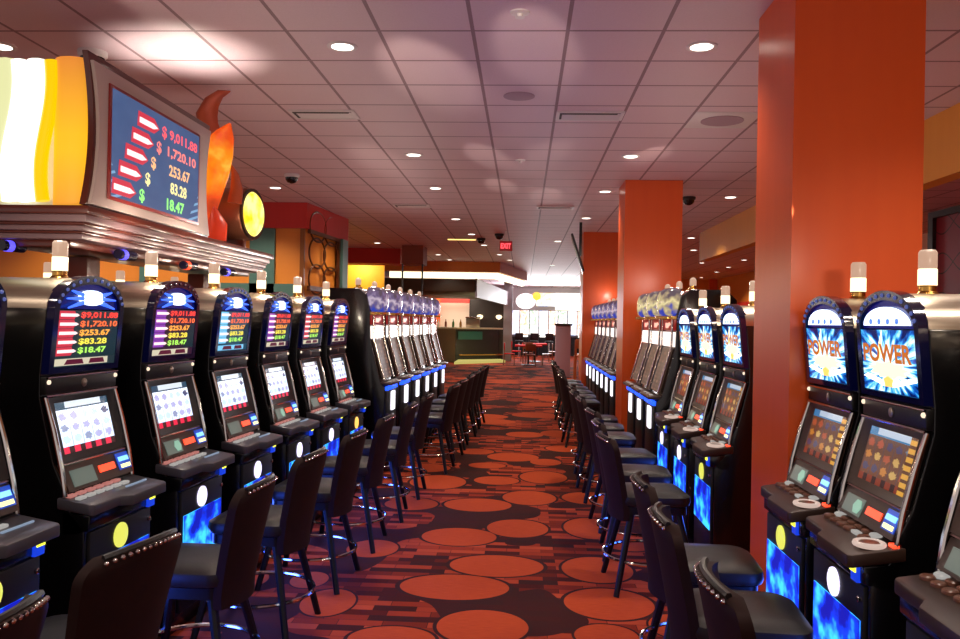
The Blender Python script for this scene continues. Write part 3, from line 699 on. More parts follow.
for i, y in enumerate(RC):
    make_chair((0.90 + (0.0, -0.02, 0, -0.03, 0, 0.01)[i % 6], y, 0), PI / 2 + (-0.04, -0.08, -0.06, 0.06, -0.05, 0.08)[i % 6],
               'dark casino chair with nailhead back, number %s from the camera along the right machines' % (ORD + ['eleventh', 'twelfth', 'thirteenth', 'fourteenth', 'farthest'])[i], 'casino chairs along the right machines')

# ------------------------------------------------------------------ jackpot sign on the left machines
SX = -2.35
TRIM = pm('mahogany', (92, 36, 22), 0.3, coat=0.4); TAUPE = pm('taupe_paint', (196, 176, 168), 0.5); MAUVE = pm('mauve_moulding', (136, 108, 112), 0.4)
can = thing('sign_canopy', 'mahogany and mauve moulded canopy carrying the jackpot sign over the left machines', 'canopy', (SX, 4.3, 0))
def ring_box(g, e, z0, z1): return g.box(-0.66 - e, e, -e, 3.2 + e, z0, z1, 0.006)
part('moulding', 1, lambda: ring_box(G(), 0.03, 2.285, 2.33), TRIM, can)
for k, (e, z0, z1, m_) in enumerate(((0.0, 2.245, 2.285, MAUVE), (-0.015, 2.228, 2.245, TRIM), (-0.025, 2.20, 2.228, MAUVE), (-0.04, 2.185, 2.20, TRIM), (-0.05, 2.155, 2.185, MAUVE))):
    part('moulding', 10 + k, lambda: ring_box(G(), e, z0, z1), m_, can)
part('soffit_box', 0, lambda: G().box(-0.55, -0.14, 0.1, 3.05, 2.115, 2.156, 0.006), TRIM, can)
for (px_, py_) in ((-0.45, 0.72), (-0.45, 2.6)):
    part('post', (px_, py_), lambda: G().box(px_ - 0.07, px_ + 0.07, py_, py_ + 0.16, 0, 2.11, 0.006), TRIM, can)
for k, (fx_, fy_) in enumerate(((-0.48, 0.02), (-0.10, 0.55), (-0.10, 1.5), (-0.10, 2.3))):
    fx = part('under_light', k, lambda: G().tube([(fx_, fy_, 2.115), (fx_ + 0.02, fy_ + 0.16, 2.115)], 0.03, 10), pm('fixture_navy', (20, 20, 50), 0.2), can)
    part('glow_tip', k, lambda: G().tube([(fx_ + 0.004, fy_ + 0.03, 2.115), (fx_ + 0.009, fy_ + 0.07, 2.115)], 0.032, 10), em('tip_blue', (90, 80, 255), 1.6) if k != 2 else LIT_RED, fx)
sg = thing('jackpot_sign', 'grey framed jackpot display with five money figures on the canopy', 'sign', (SX, 4.3, 2.33))
# hourglass frame in the Y-Z plane facing +X
SY0, SY1, SH = 0.0, 1.70, 0.80
def hourglass(ins, n=14):
    pts = []
    for k in range(n + 1):
        v = k / n; b = 0.075 * (1 - (2 * v - 1) ** 2); pts.append((SY1 - ins - b, ins + v * (SH - 2 * ins)))
    for k in range(n, -1, -1):
        v = k / n; b = 0.075 * (1 - (2 * v - 1) ** 2); pts.append((SY0 + ins + b, ins + v * (SH - 2 * ins)))
    return pts
part('trim_edge', 'sg', lambda: G().extrude([(0.0, y, z + 0.02) for y, z in hourglass(-0.014)], (-0.035, 0, 0), 0.006), TRIM, sg)
part('frame', 'sg', lambda: G().extrude([(0.02, y, z) for y, z in hourglass(0.012)], (-0.05, 0, 0), 0.006), TAUPE, sg)
part('cabinet', 'sg', lambda: G().box(-0.62, -0.10, 0.125, 1.62, 0.003, 0.78, 0.01), TAUPE, sg)
scY0, scY1, scZ0, scZ1 = 0.20, 1.43, 0.085, 0.69
def SP(u, v, off=0.0): return (0.022 + off, scY0 + u * (scY1 - scY0), scZ0 + v * (scZ1 - scZ0))
part('screen_rim', 'sg', lambda: G().box(0.018, 0.03, scY0 - 0.025, scY1 + 0.025, scZ0 - 0.02, scZ1 + 0.02, 0.004), pm('rim_red', (150, 40, 36), 0.3), sg)
q = NT('sign_screen_blue'); u, v = q.uv()
nz = q.n('ShaderNodeTexNoise', Vector=q.comb(u, v), Scale=5.0).outputs[0]
diag = q.math('FRACT', q.math('ADD', q.math('MULTIPLY', u, 7.0), q.math('MULTIPLY', v, -13.0)))
corner = q.math('GREATER_THAN', q.math('SUBTRACT', q.math('ABSOLUTE', q.math('SUBTRACT', u, 0.5)), q.math('MULTIPLY', v, 0.45)), 0.36)
st = q.math('MULTIPLY', q.math('LESS_THAN', diag, 0.35), corner)
q.set(q.b.inputs['Emission Color'], q.mix(st, q.mix(nz, lin((52, 78, 124)), lin((76, 104, 148))), lin((130, 180, 220)))); q.b.inputs['Emission Strength'].default_value = 0.95; q.set(q.b.inputs['Base Color'], lin((10, 14, 24)))
scn = part('display_screen', 'sg', lambda: G().slab(SP(0, 0, 0.01), SP(1, 0, 0.01), SP(1, 1, 0.01), SP(0, 1, 0.01), (-0.008, 0, 0)), q.m, sg)
SCOL = [em('sign_red', (255, 90, 100), 1.2), em('sign_rose', (255, 130, 120), 1.2), em('sign_peach', (255, 190, 130), 1.2), em('sign_cream', (250, 235, 160), 1.25), em('sign_green', (150, 255, 120), 1.3)]
figs = ['9,011.88', '1,720.10', '253.67', '83.28', '18.47']
for k, s in enumerate(figs):
    vt = 0.885 - 0.185 * k; u0 = 0.30 - 0.06 * k; uo = (0.02, 0, 0, 0.0, 0)[k]
    part('jackpot_figure', 'sg%d' % k, lambda: put_text(G(), s, SP, 0.60 - (0, 0.02, 0.0, -0.02, 0.02)[k], (0.965, 0.95, 0.87, 0.83, 0.80)[k], vt - 0.115, vt + 0.01, 0.014, 0.03), SCOL[k], scn)
    part('dollar_sign', 'sg%d' % k, lambda: put_text(G(), '$', SP, u0 + 0.21, u0 + 0.265, vt - 0.125, vt + 0.015, 0.014, 0.03), SCOL[k], scn)
    bd = part('jackpot_badge', 'sg%d' % k, lambda: G().extrude([SP(a, b, 0.013) for a, b in ((u0 - 0.06, vt - 0.115), (u0 + 0.12, vt - 0.115), (u0 + 0.18, vt - 0.05), (u0 + 0.12, vt + 0.035), (u0 - 0.05, vt + 0.035))], (-0.003, 0, 0)), LOGO_R, scn)
    part('badge_stripe', 'sg%d' % k, lambda: G().extrude([SP(a, b, 0.016) for a, b in ((u0 - 0.04, vt - 0.075), (u0 + 0.11, vt - 0.075), (u0 + 0.16, vt - 0.05), (u0 + 0.11, vt - 0.02), (u0 - 0.04, vt - 0.02))], (-0.003, 0, 0)), LOGO_W, bd)
# rounded amber corner
q = NT('amber_glow_panel'); u, v = q.uv()
zz3 = q.sep(q.obj())[2]
f = q.math('SUBTRACT', 1.0, q.math('MULTIPLY', q.math('ABSOLUTE', q.math('SUBTRACT', q.math('DIVIDE', zz3, 0.82), 0.42)), 1.7))
q.set(q.b.inputs['Emission Color'], q.ramp(f, [(0.0, lin((214, 130, 52))), (0.9, lin((255, 196, 30)))])); q.b.inputs['Emission Strength'].default_value = 0.9; q.set(q.b.inputs['Base Color'], lin((200, 120, 40))); AMBG = q.m
part('corner_panel', 'sg', lambda: G().extrude([(-0.135 - 0.105 * math.sin(a), 0.12 - 0.10 * math.cos(a), 0.0) for a in [-PI / 2 + PI * k / 12 for k in range(13)]], (0, 0, 0.81)), AMBG, sg)
# neon front (faces the camera)
NEONW = em('neon_white', (255, 255, 236), 2.2); NEONG = em('neon_pale_lime', (240, 240, 176), 0.95); NEONY = em('neon_yellow', (255, 206, 0), 1.0)
part('neon_backing', 'sg', lambda: G().box(-0.64, -0.22, 0.08, 0.12, 0.003, 0.80, 0.01), pm('backing_cream', (222, 214, 186), 0.5, emit=(240, 235, 200), es=0.25), sg)
def wav(x0, amp, n=18): return [(x0 + amp * math.sin(PI * 1.6 * (k / n) + 0.5), 0.045, 0.03 + 0.76 * k / n) for k in range(n + 1)]
for k, (x0, amp, r, m_) in enumerate(((-0.52, -0.035, 0.06, NEONG), (-0.435, -0.03, 0.042, NEONW), (-0.335, -0.028, 0.05, NEONW))):
    part('neon_tube', 'sg%d' % k, lambda: G().tube(wav(x0, amp), r, 10), m_, sg)
part('yellow_tube', 'sg', lambda: G().tube(wav(-0.255, -0.028), 0.036, 10), NEONY, sg)
part('top_rail', 'sg', lambda: G().tube([(-0.03, 0.05, 0.828), (-0.03, SY1 - 0.05, 0.828)], 0.012, 8), TRIM, sg)
# flame ornament
q = NT('flame_glow'); oc = q.obj(); zf = q.sep(oc)[2]
nz = q.n('ShaderNodeTexNoise', Vector=oc, Scale=5.0, Detail=3.0).outputs[0]
f = q.math('ADD', q.math('MULTIPLY', nz, 0.9), q.math('MULTIPLY', q.math('ABSOLUTE', q.math('SUBTRACT', zf, 0.58)), -0.9))
q.set(q.b.inputs['Emission Color'], q.ramp(f, [(0.0, lin((150, 40, 14))), (0.22, lin((224, 78, 14))), (0.42, lin((255, 150, 22))), (0.6, lin((255, 225, 90)))])); q.b.inputs['Emission Strength'].default_value = 0.9
q.set(q.b.inputs['Base Color'], lin((170, 60, 20))); q.b.inputs['Roughness'].default_value = 0.25; FLAME = q.m
HORN = pm('horn_copper', (176, 76, 38), 0.28, 0.2, coat=0.3)
fl = thing('flame_ornament', 'glowing orange flame ornament with curled copper tips beside the jackpot sign', 'ornament', (SX - 0.08, 6.45, 2.36))
part('flame_body', 0, lambda: G().tube([(-0.18, 0, 0.0), (-0.16, 0, 0.15), (-0.13, 0, 0.35), (-0.09, 0, 0.55), (-0.03, 0, 0.72), (0.03, 0, 0.84), (0.07, 0, 0.93)], [0.06, 0.065, 0.085, 0.10, 0.085, 0.05, 0.006], 14, flat=1.6), FLAME, fl)
part('upper_tip', 0, lambda: G().tube([(-0.03, 0.02, 0.80), (-0.11, 0.02, 0.90), (-0.13, 0.02, 1.0), (-0.09, 0.02, 1.10), (-0.02, 0.02, 1.17), (0.06, 0.02, 1.19)], [0.03, 0.055, 0.06, 0.045, 0.025, 0.003], 12, flat=1.5), HORN, fl)
part('side_tip', 0, lambda: G().tube([(0.10, 0.05, 0.30), (0.115, 0.05, 0.42), (0.10, 0.05, 0.53), (0.06, 0.05, 0.62)], [0.04, 0.035, 0.02, 0.003], 10, flat=1.5), HORN, fl)
part('base_flare', 0, lambda: G().tube([(-0.02, -0.05, 0.0), (0.0, -0.05, 0.12), (-0.03, -0.05, 0.26)], [0.06, 0.05, 0.006], 10, flat=1.6), pm('flare_red', (190, 50, 26), 0.25, emit=(220, 60, 30), es=0.3), fl)
# round lamp facing the aisle
rl = thing('round_lamp', 'round yellow lamp in a bronze drum at the end of the jackpot sign', 'lamp', (SX - 0.03, 6.95, 2.63), math.radians(-8))
part('drum', 0, lambda: G().lathe([(0.20, -0.26), (0.225, -0.24), (0.225, 0.03), (0.215, 0.045)], 28, (0, 0, 0), 'x'), pm('drum_bronze', (148, 92, 66), 0.35, 0.6), rl)
part('rim', 0, lambda: G().lathe([(0.218, 0.04), (0.218, 0.06), (0.19, 0.06), (0.19, 0.04)], 28, (0, 0, 0), 'x'), pm('rim_dark', (50, 34, 30), 0.3), rl)
q = NT('lamp_face'); nz = q.n('ShaderNodeTexNoise', Vector=q.obj(), Scale=9.0, Detail=2.0).outputs[0]
q.set(q.b.inputs['Emission Color'], q.ramp(nz, [(0.35, lin((250, 200, 10))), (0.6, lin((255, 250, 150)))])); q.b.inputs['Emission Strength'].default_value = 1.5; q.set(q.b.inputs['Base Color'], lin((120, 100, 20)))
part('lens', 0, lambda: G().lathe([(0.192, 0.05), (0.17, 0.075), (0.10, 0.088), (0.0005, 0.09)], 28, (0, 0, 0), 'x'), q.m, rl)
part('bracket', 0, lambda: G().box(-0.2, -0.02, -0.03, 0.03, -0.296, -0.2, 0.005), TRIM, rl)

# ------------------------------------------------------------------ ceiling fixtures
LAMPM = em('downlight_lens', (255, 246, 232), 5.0)
TRIMW = pm('fixture_white', (214, 204, 204), 0.4)
def downlight(x, y, lab):
    t = thing('downlight', lab, 'ceiling light', (x, y, H), 0, 'recessed ceiling lights')
    part('trim_ring', 'dl', lambda: G().lathe([(0.075, 0.0), (0.105, 0.0), (0.105, -0.006), (0.085, -0.010), (0.075, -0.006)], 24), TRIMW, t)
    part('lens', 'dl', lambda: G().lathe([(0.08, 0.0), (0.08, -0.006), (0.0005, -0.007)], 24), LAMPM, t)
def spot(x, y, w, ang=125, col=(1.0, 0.86, 0.72), r=0.07):
    l = bpy.data.lights.new('ceiling_spot', 'SPOT'); l.energy = w; l.spot_size = math.radians(ang); l.spot_blend = 0.6; l.color = col; l.shadow_soft_size = r
    o = bpy.data.objects.new('ceiling_spot', l); C.objects.link(o); o.location = (x, y, H - 0.03); return o
DW = 95
DL = [(-1.275, 5.6), (1.16, 5.6), (-3.7, 5.6), (2.98, 5.6), (-1.275, 9.27), (1.16, 9.27), (-1.275, 11.6), (1.12, 11.75), (-3.6, 11.7), (-1.275, 15.1), (1.08, 14.75), (-1.15, 17.7), (-1.0, 20.2),
      (2.97, 12.16), (3.56, 17.9), (6.2, 23.7), (-3.6, 20.0), (-2.45, 23.3), (-2.3, 25.2), (-0.7, 23.0), (-0.45, 25.0), (0.75, 19.0), (0.9, 27.0), (4.2, 20.8), (5.3, 25.0), (6.5, 26.7), (6.7, 29.2), (6.9, 32.6), (-0.2, 30.5), (1.0, 33.5), (-0.3, 37.0), (1.2, 40.0)]
names = ['left of the aisle', 'right of the aisle', 'above the jackpot sign', 'left of the aisle', 'right of the aisle', 'left of the aisle', 'right of the aisle', 'beyond the flame ornament', 'left of the aisle', 'right of the aisle']
for i, (x, y) in enumerate(DL):
    side = 'left' if x < 0 else 'right'
    downlight(x, y, 'round recessed downlight, number %d back from the camera on the %s half of the ceiling' % (1 + sum(1 for a, b in DL if (a < 0) == (x < 0) and b < y), side))
    spot(x, y, DW if y < 28 else DW * 1.3)
for (x, y) in ((-1.275, 1.95), (1.16, 1.95), (-1.275, -1.7), (1.16, -1.7), (3.6, 1.95), (-3.7, 1.95), (3.6, 9.0), (5.4, 7.0), (5.4, 11.0), (-5.5, 9.27), (-3.7, 9.27), (5.4, 15.5), (4.8, 2.0), (2.3, 2.9), (2.9, 8.2), (2.9, 15.2), (5.6, 18.5), (-4.2, 12.3), (-5.3, 12.3), (-6.4, 12.3), (-7.5, 12.3), (-2.6, 14.2)):
    spot(x, y, DW)  # spots without fixtures; several added to brighten column, beam and left wall
def vent(x, y, lab):
    t = thing('air_vent', lab, 'vent', (x, y, H), 0, 'ceiling air vents')
    part('frame', 'v', lambda: G().box(-0.30, 0.30, -0.15, -0.12, -0.014, 0).box(-0.30, 0.30, 0.12, 0.15, -0.014, 0).box(-0.30, -0.27, -0.12, 0.12, -0.014, 0).box(0.27, 0.30, -0.12, 0.12, -0.014, 0), TRIMW, t)
    part('slot_back', 'v', lambda: G().box(-0.27, 0.27, -0.12, 0.12, -0.002, 0), pm('vent_dark', (40, 30, 32), 0.6), t)
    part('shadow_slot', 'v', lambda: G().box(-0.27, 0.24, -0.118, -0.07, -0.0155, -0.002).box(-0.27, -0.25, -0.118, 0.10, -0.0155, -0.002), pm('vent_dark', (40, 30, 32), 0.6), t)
    for k in range(1, 5):
        part('louvre', 'v%d' % k, lambda: G().extrude([(-0.27, -0.10 + 0.045 * k, -0.003), (-0.27, -0.075 + 0.045 * k, -0.014), (-0.27, -0.072 + 0.045 * k, -0.012), (-0.27, -0.097 + 0.045 * k, -0.001)], (0.54, 0, 0)), TRIMW, t)
vent(-1.85, 7.45, 'rectangular ceiling air vent left of the aisle, nearest'); vent(0.56, 7.45, 'rectangular ceiling air vent right of the aisle, nearest')
vent(-1.85, 13.4, 'farther ceiling air vent left of the aisle'); vent(0.48, 13.45, 'farther ceiling air vent right of the aisle')
SPK = pm('speaker_grille', (168, 140, 150), 0.7)
single('ceiling_speaker', G().lathe([(0.13, 0.0), (0.13, -0.006), (0.11, -0.01), (0.0005, -0.011)], 28), SPK, 'round flush ceiling speaker left of the near right air vent', 'speaker', loc=(-0.07, 6.83, H))
t = thing('ceiling_speaker', 'round ceiling speaker on white square plate beside the orange column', 'speaker', (1.77, 7.6, H))
part('plate', 0, lambda: G().box(-0.29, 0.29, -0.29, 0.29, -0.008, 0, 0.003), TRIMW, t); part('grille', 0, lambda: G().lathe([(0.19, -0.008), (0.19, -0.014), (0.0005, -0.016)], 28), SPK, t)
for k, (x, y) in enumerate(((-0.055, 4.98), (-0.07, 9.53))):
    single('sprinkler', G().lathe([(0.06, 0.0), (0.058, -0.008), (0.02, -0.012), (0.015, -0.03), (0.03, -0.034), (0.0005, -0.035)], 18), TRIMW, 'small white ceiling sprinkler plate, %s of two over the aisle' % ('nearer', 'farther')[k], 'sprinkler', loc=(x, y, H))
def camdome(x, y, lab, white=False):
    t = thing('camera_dome', lab, 'camera', (x, y, H), 0, 'ceiling camera domes')
    part('base', 'c', lambda: G().lathe([(0.10, 0.0), (0.10, -0.03), (0.085, -0.045)], 20), TRIMW if white else BLACKM, t)
    part('dome', 'c', lambda: G().lathe([(0.082, -0.045), (0.078, -0.075), (0.055, -0.105), (0.02, -0.12), (0.0005, -0.122)], 20), BLACK, t)
camdome(-3.05, 10.6, 'white based dark camera dome above the flame ornament', True); camdome(-3.1, 5.72, 'white based camera dome behind the top of the jackpot sign', True)
camdome(2.38, 12.2, 'black camera dome right of the second orange column'); camdome(-0.99, 18.6, 'black camera dome left of the exit sign', False); camdome(-0.55, 17.6, 'black camera dome just before the exit sign', False)
single('linear_vent_glow', G().box(-0.32, 0.32, -0.07, 0.07, -0.012, 0, 0.003), em('vent_glow_amber', (255, 214, 120), 2.0), 'linear ceiling vent with amber glow left of the exit sign', 'ceiling light', loc=(-1.45, 18.9, H))  # vent slot; the yellow light on it is put in as emission
es = thing('exit_sign', 'red lit EXIT sign hanging from the ceiling', 'exit sign', (-0.39, 17.0, 3.31))
part('housing', 0, lambda: G().box(-0.13, 0.13, -0.02, 0.02, -0.10, 0.10, 0.006), pm('exit_dark_red', (90, 14, 14), 0.4, emit=(150, 16, 20), es=0.5), es)
part('letters', 0, lambda: put_text(G(), 'EXIT', lambda u, v, off: (-0.105 + 0.21 * u, -0.021 - off, -0.055 + 0.11 * v), 0, 1, 0, 1, 0.002, 0.03), em('exit_red', (255, 70, 80), 2.5), es)
part('stem', 0, lambda: G().box(-0.02, 0.02, -0.01, 0.01, 0.10, 0.31), TRIMW, es)
tv = thing('ceiling_television', 'black television hung from the ceiling by the third orange column, seen edge on', 'television', (1.0, 15.6, 3.0), math.radians(-4))
part('screen', 0, lambda: G().extrude([(0.09, -0.75, -0.32), (0.13, -0.75, -0.31), (-0.09, -0.75, 0.36), (-0.13, -0.75, 0.35)], (0, 1.1, 0), 0.008), BLACK, tv)
part('mount', 0, lambda: G().box(0.02, 0.07, -0.22, -0.17, 0.0, 0.62), BLACKM, tv)

# ------------------------------------------------------------------ bar at the back left
single('hanging_bulkhead', G().box(-5.5, -3.26, 21.5, 22.3, 3.22, H), RED, 'red bulkhead hanging beyond the lattice screen', 'bulkhead', kind='structure')
bs = thing('brown_soffit', 'brown box soffit on two thin posts beside the red bulkhead', 'soffit', (-2.8, 20.5, 0))
part('box', 0, lambda: G().box(-0.27, 0.27, 0, 0.8, 3.15, H), BROWN, bs)
for x in (-0.25, 0.25): part('post', x, lambda: G().box(x - 0.02, x + 0.02, 0.02, 0.06, 0, 3.15), DARKWALL, bs)
g = G(); g.box(-7, -4.1, 24.0, 24.1, 0, H); struct('wall_yellow', g, pm('yellow_wall', (240, 186, 50), 0.5))
l = bpy.data.lights.new('wall_washer', 'POINT'); l.energy = 60; l.color = (1, 0.8, 0.4); l.shadow_soft_size = 0.1
o = bpy.data.objects.new('wall_washer', l); C.objects.link(o); o.location = (-4.8, 23.2, 3.3)
BANDM = painted('amber_band_paint', (196, 120, 50), (206, 130, 58), 0.5)
g = G(); g.extrude([(-7, 26, 3.3), (-0.77, 26, 3.3), (0.1, 31, 3.3), (0.0, 31.2, 3.3), (-0.85, 26.2, 3.3), (-7, 26.2, 3.3)], (0, 0, H - 3.3)); struct('band', g, BANDM)
cv = em('cove_strip', (255, 240, 200), 2.2)
single('cove_light', G().extrude([(-4.3, 26.15, 3.10), (-0.85, 26.15, 3.10), (-0.0, 31, 3.10), (-0.1, 31.1, 3.10), (-0.95, 26.3, 3.10), (-4.3, 26.3, 3.10)], (0, 0, 0.19)), cv, 'bright cream cove strip above the bar', 'cove light')
single('bar_canopy', G().extrude([(-7, 26.1, 2.68), (-1.5, 26.1, 2.68), (-1.5, 35, 2.68), (-7, 35, 2.68)], (0, 0, 0.40), 0.02), pm('canopy_dark', (58, 46, 34), 0.5), 'dark flat canopy over the bar', 'canopy')
g = G(); g.extrude([(-1.49, 26.1, 2.5), (-0.72, 37, 2.5), (-0.82, 37, 2.5), (-1.55, 26.1, 2.5)], (0, 0, 0.6)); struct('wall_bar_side', g, WHITEW)
g = G(); g.box(-0.9, -0.5, 37, 37.2, 0, H); struct('wall_bar_end', g, WHITEW)
g = G(); g.box(-2.44, -0.9, 37, 37.2, 0, 3.1); struct('wall_bar_dark', g, DARKWALL)
g = G(); g.box(-7, -2.44, 37.6, 37.8, 0, 3.1); struct('wall_bar_back', g, CREAM)
g = G(); g.box(-4.9, -3.75, 36.9, 37.0, 0, 3.0); struct('wall_bar_orange', g, ORANGE)
g = G(); g.box(-3.75, -2.44, 36.9, 37.0, 2.55, 3.05); struct('trim_5', g, RED)
l = bpy.data.lights.new('bar_light', 'AREA'); l.energy = 130; l.size = 2.0; l.color = (1, 0.88, 0.7)
o = bpy.data.objects.new('bar_light', l); C.objects.link(o); o.location = (-3.2, 36.3, 3.0)
bc = thing('bar_counter', 'long brown bar counter with pale top at the back left', 'counter', (-3, 34, 0))
CTAUPE = pm('counter_taupe', (128, 104, 84), 0.5)
part('front', 0, lambda: G().extrude([(-3, 1.2, 0), (0.1, 1.2, 0), (0.1, 1.5, 0), (-3, 1.5, 0)], (0, 0, 1.40)), CTAUPE, bc)
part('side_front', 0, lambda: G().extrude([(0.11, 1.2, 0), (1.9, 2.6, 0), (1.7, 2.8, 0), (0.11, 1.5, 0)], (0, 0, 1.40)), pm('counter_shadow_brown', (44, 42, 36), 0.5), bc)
part('teal_panel', 0, lambda: G().extrude([(0.2, 1.25, 0.95), (1.2, 2.03, 0.95), (1.2, 2.03, 1.3), (0.2, 1.25, 1.3)], (0.02, -0.04, 0)), pm('counter_teal', (48, 110, 104), 0.5), bc)
part('worktop', 0, lambda: G().extrude([(-3, 1.0, 1.40), (0.2, 1.0, 1.40), (2.1, 2.6, 1.40), (1.7, 2.9, 1.40), (0.0, 1.7, 1.40), (-3, 1.7, 1.40)], (0, 0, 0.07)), pm('counter_pale', (222, 212, 190), 0.3), bc)
part('foot_rail', 0, lambda: G().tube([(0.3, 1.0, 0.3), (2.1, 2.4, 0.3)], 0.03, 8), GOLD, bc)
single('lit_floor_slab', G().extrude([(-2.75, 33.0, 0), (-0.75, 35.4, 0), (-1.0, 36.5, 0), (-2.75, 35.1, 0)], (0, 0, 0.10)), em('lit_floor_yellow', (214, 200, 110), 0.8), 'glowing slab standing in for the yellow lit floor below the bar counter', 'plinth')  # emissive slab stands in for the floor lit yellow by the bar
l = bpy.data.lights.new('bar_floor_light', 'POINT'); l.energy = 25; l.color = (1, 0.9, 0.45); l.shadow_soft_size = 0.3
o = bpy.data.objects.new('bar_floor_light', l); C.objects.link(o); o.location = (-1.6, 34.3, 0.6)
BCOL = [(60, 110, 60), (180, 130, 60), (210, 210, 200), (120, 60, 40)]
for k in range(6):
    c = BCOL[k % 4]
    single('bottle', G().lathe([(0.045, 0.0), (0.05, 0.01), (0.05, 0.2), (0.02, 0.27), (0.018, 0.34), (0.0005, 0.342)], 10), pm('bottle_%d' % (k % 4), c, 0.15), 'small bottle standing on the bar counter, number %d from the left' % (k + 1), 'bottle', 'bottles on the bar counter', loc=(-4.3 + 0.32 * k, 35.4, 1.47))
t = thing('coffee_machine', 'small steel coffee machine standing at the right of the bar counter', 'coffee machine', (-2.2, 35.9, 1.47))
part('body', 0, lambda: G().box(-0.3, 0.3, -0.15, 0.15, 0.0, 0.4, 0.02), STEEL, t); part('cup_tray', 0, lambda: G().box(-0.32, 0.32, -0.16, 0.16, 0.4, 0.46, 0.01), CHROME, t)
for k in range(2):
    tag(part('wall_lamp', k, lambda: G().lathe([(0.0005, -0.12), (0.11, -0.06), (0.14, 0.02), (0.10, 0.08), (0.0005, 0.1)], 14), LIT_WARM, None, (-1.95 + 0.85 * k, 36.85, 1.95)), 'small round lamp on the dark bar wall, %s one' % ('left', 'right')[k], 'wall lamp', 'lamps on the dark bar wall')

# ------------------------------------------------------------------ far hall
SIGNC = [(255, 250, 240), (255, 240, 235), (235, 245, 255), (250, 255, 235)]
def fmix(name, cs, s):
    q = NT(name); nz = q.n('ShaderNodeTexNoise', Vector=q.obj(), Scale=7.0, Detail=2.0).outputs[0]
    q.set(q.b.inputs['Emission Color'], q.ramp(nz, [(0.30 + 0.09 * i, lin(c)) for i, c in enumerate(cs)])); q.b.inputs['Emission Strength'].default_value = s
    return q.m
FS = [fmix('far_screen_%d' % i, c, 1.1) for i, c in enumerate([((210, 60, 60), (255, 250, 245), (255, 255, 255), (150, 190, 240)), ((80, 150, 230), (250, 252, 255), (255, 255, 255), (240, 180, 90)), ((240, 200, 80), (255, 250, 245), (255, 255, 255), (120, 200, 140))])]
for k in range(8):
    x = -0.45 + 0.5 * k
    t = thing('distant_slot_machine', 'distant bright glass slot machine at the hall end, number %d from left' % (k + 1), 'slot machine', (x, 43.2, 0), 0, 'bright machines at the far end')
    part('cabinet', 'far', lambda: G().extrude([(-0.24, 0, 0), (-0.24, 0, 1.0), (-0.24, 0.15, 1.1), (-0.24, 0.2, 2.38), (-0.24, 0.8, 2.38), (-0.24, 0.8, 0)], (0.48, 0, 0)), BLACKM, t)
    part('screen', 'far', lambda: G().extrude([(-0.23, 0.12, 1.10), (-0.23, 0.17, 2.36), (-0.23, 0.20, 2.36), (-0.23, 0.15, 1.10)], (0.46, 0, 0)), FS[k % 3], t)
    part('button_deck', 'far', lambda: G().box(-0.19, 0.19, -0.1, 0.12, 0.98, 1.06), LIT_WHITE if k % 2 else GREYP, t)
single('round_sign', G().lathe([(0.5, 0.0), (0.52, -0.05), (0.40, -0.10), (0.0005, -0.11)], 28, (0, 0, 0), 'y'), em('far_sign_white', (255, 240, 240), 2.2), 'big round white lit sign over the far machines at left', 'sign', loc=(0.1, 43.6, 2.85)).scale = (1.0, 1.0, 0.8)
single('screen_sign', G().box(-0.55, 0.55, -0.05, 0.05, -0.35, 0.35, 0.02), fmix('far_blue_screen', ((60, 120, 190), (120, 180, 220), (225, 240, 250), (255, 220, 120)), 1.3), 'blue lit screen sign over the far machines', 'sign', loc=(1.2, 43.6, 2.95))
single('banner_sign', G().box(-0.7, 0.7, -0.05, 0.05, -0.45, 0.45, 0.03), em('far_banner', (250, 250, 225), 2.2), 'wide pale lit sign over the far machines at right', 'sign', loc=(2.4 - 0.05, 43.5, 2.85))
single('yellow_sign', G().lathe([(0.22, 0.0), (0.22, -0.06), (0.0005, -0.08)], 18, (0, 0, 0), 'y'), em('far_yellow', (255, 200, 60), 1.5), 'small round yellow sign between the far lit signs', 'sign', loc=(0.66, 43.40, 3.12))
for k in range(4):
    x = -0.2 + 0.75 * k
    t = thing('bar_stool', 'dark stool before the bright far machines, number %d from the left' % (k + 1), 'stool', (x, 41.5, 0), 0, 'stools at the far machines')
    part('seat', 'st', lambda: G().lathe([(0.20, 0.72), (0.22, 0.74), (0.22, 0.80), (0.18, 0.82), (0.0005, 0.825)], 14), VINYL, t)
    part('backrest', 'st', lambda: G().box(-0.2, 0.2, -0.24, -0.19, 0.85, 1.2, 0.02), CH_BACK, t)
    part('pedestal', 'st', lambda: G().lathe([(0.2, 0.0), (0.2, 0.03), (0.04, 0.05), (0.035, 0.73)], 12), CHROME, t)
TR = pm('table_red', (220, 30, 28), 0.8, spec=0.1); CWOOD = pm('chair_wood', (150, 76, 38), 0.4)
def table(x, y, lab):
    t = thing('cafe_table', lab, 'table', (x, y, 0), 0, 'red cafe tables')
    part('tabletop', 't', lambda: G().box(-0.55, 0.55, -0.6, 0.6, 0.76, 0.82, 0.02), TR, t)
    part('pedestal', 't', lambda: G().lathe([(0.28, 0.0), (0.28, 0.03), (0.04, 0.06), (0.04, 0.76)], 14), BLACKM, t)
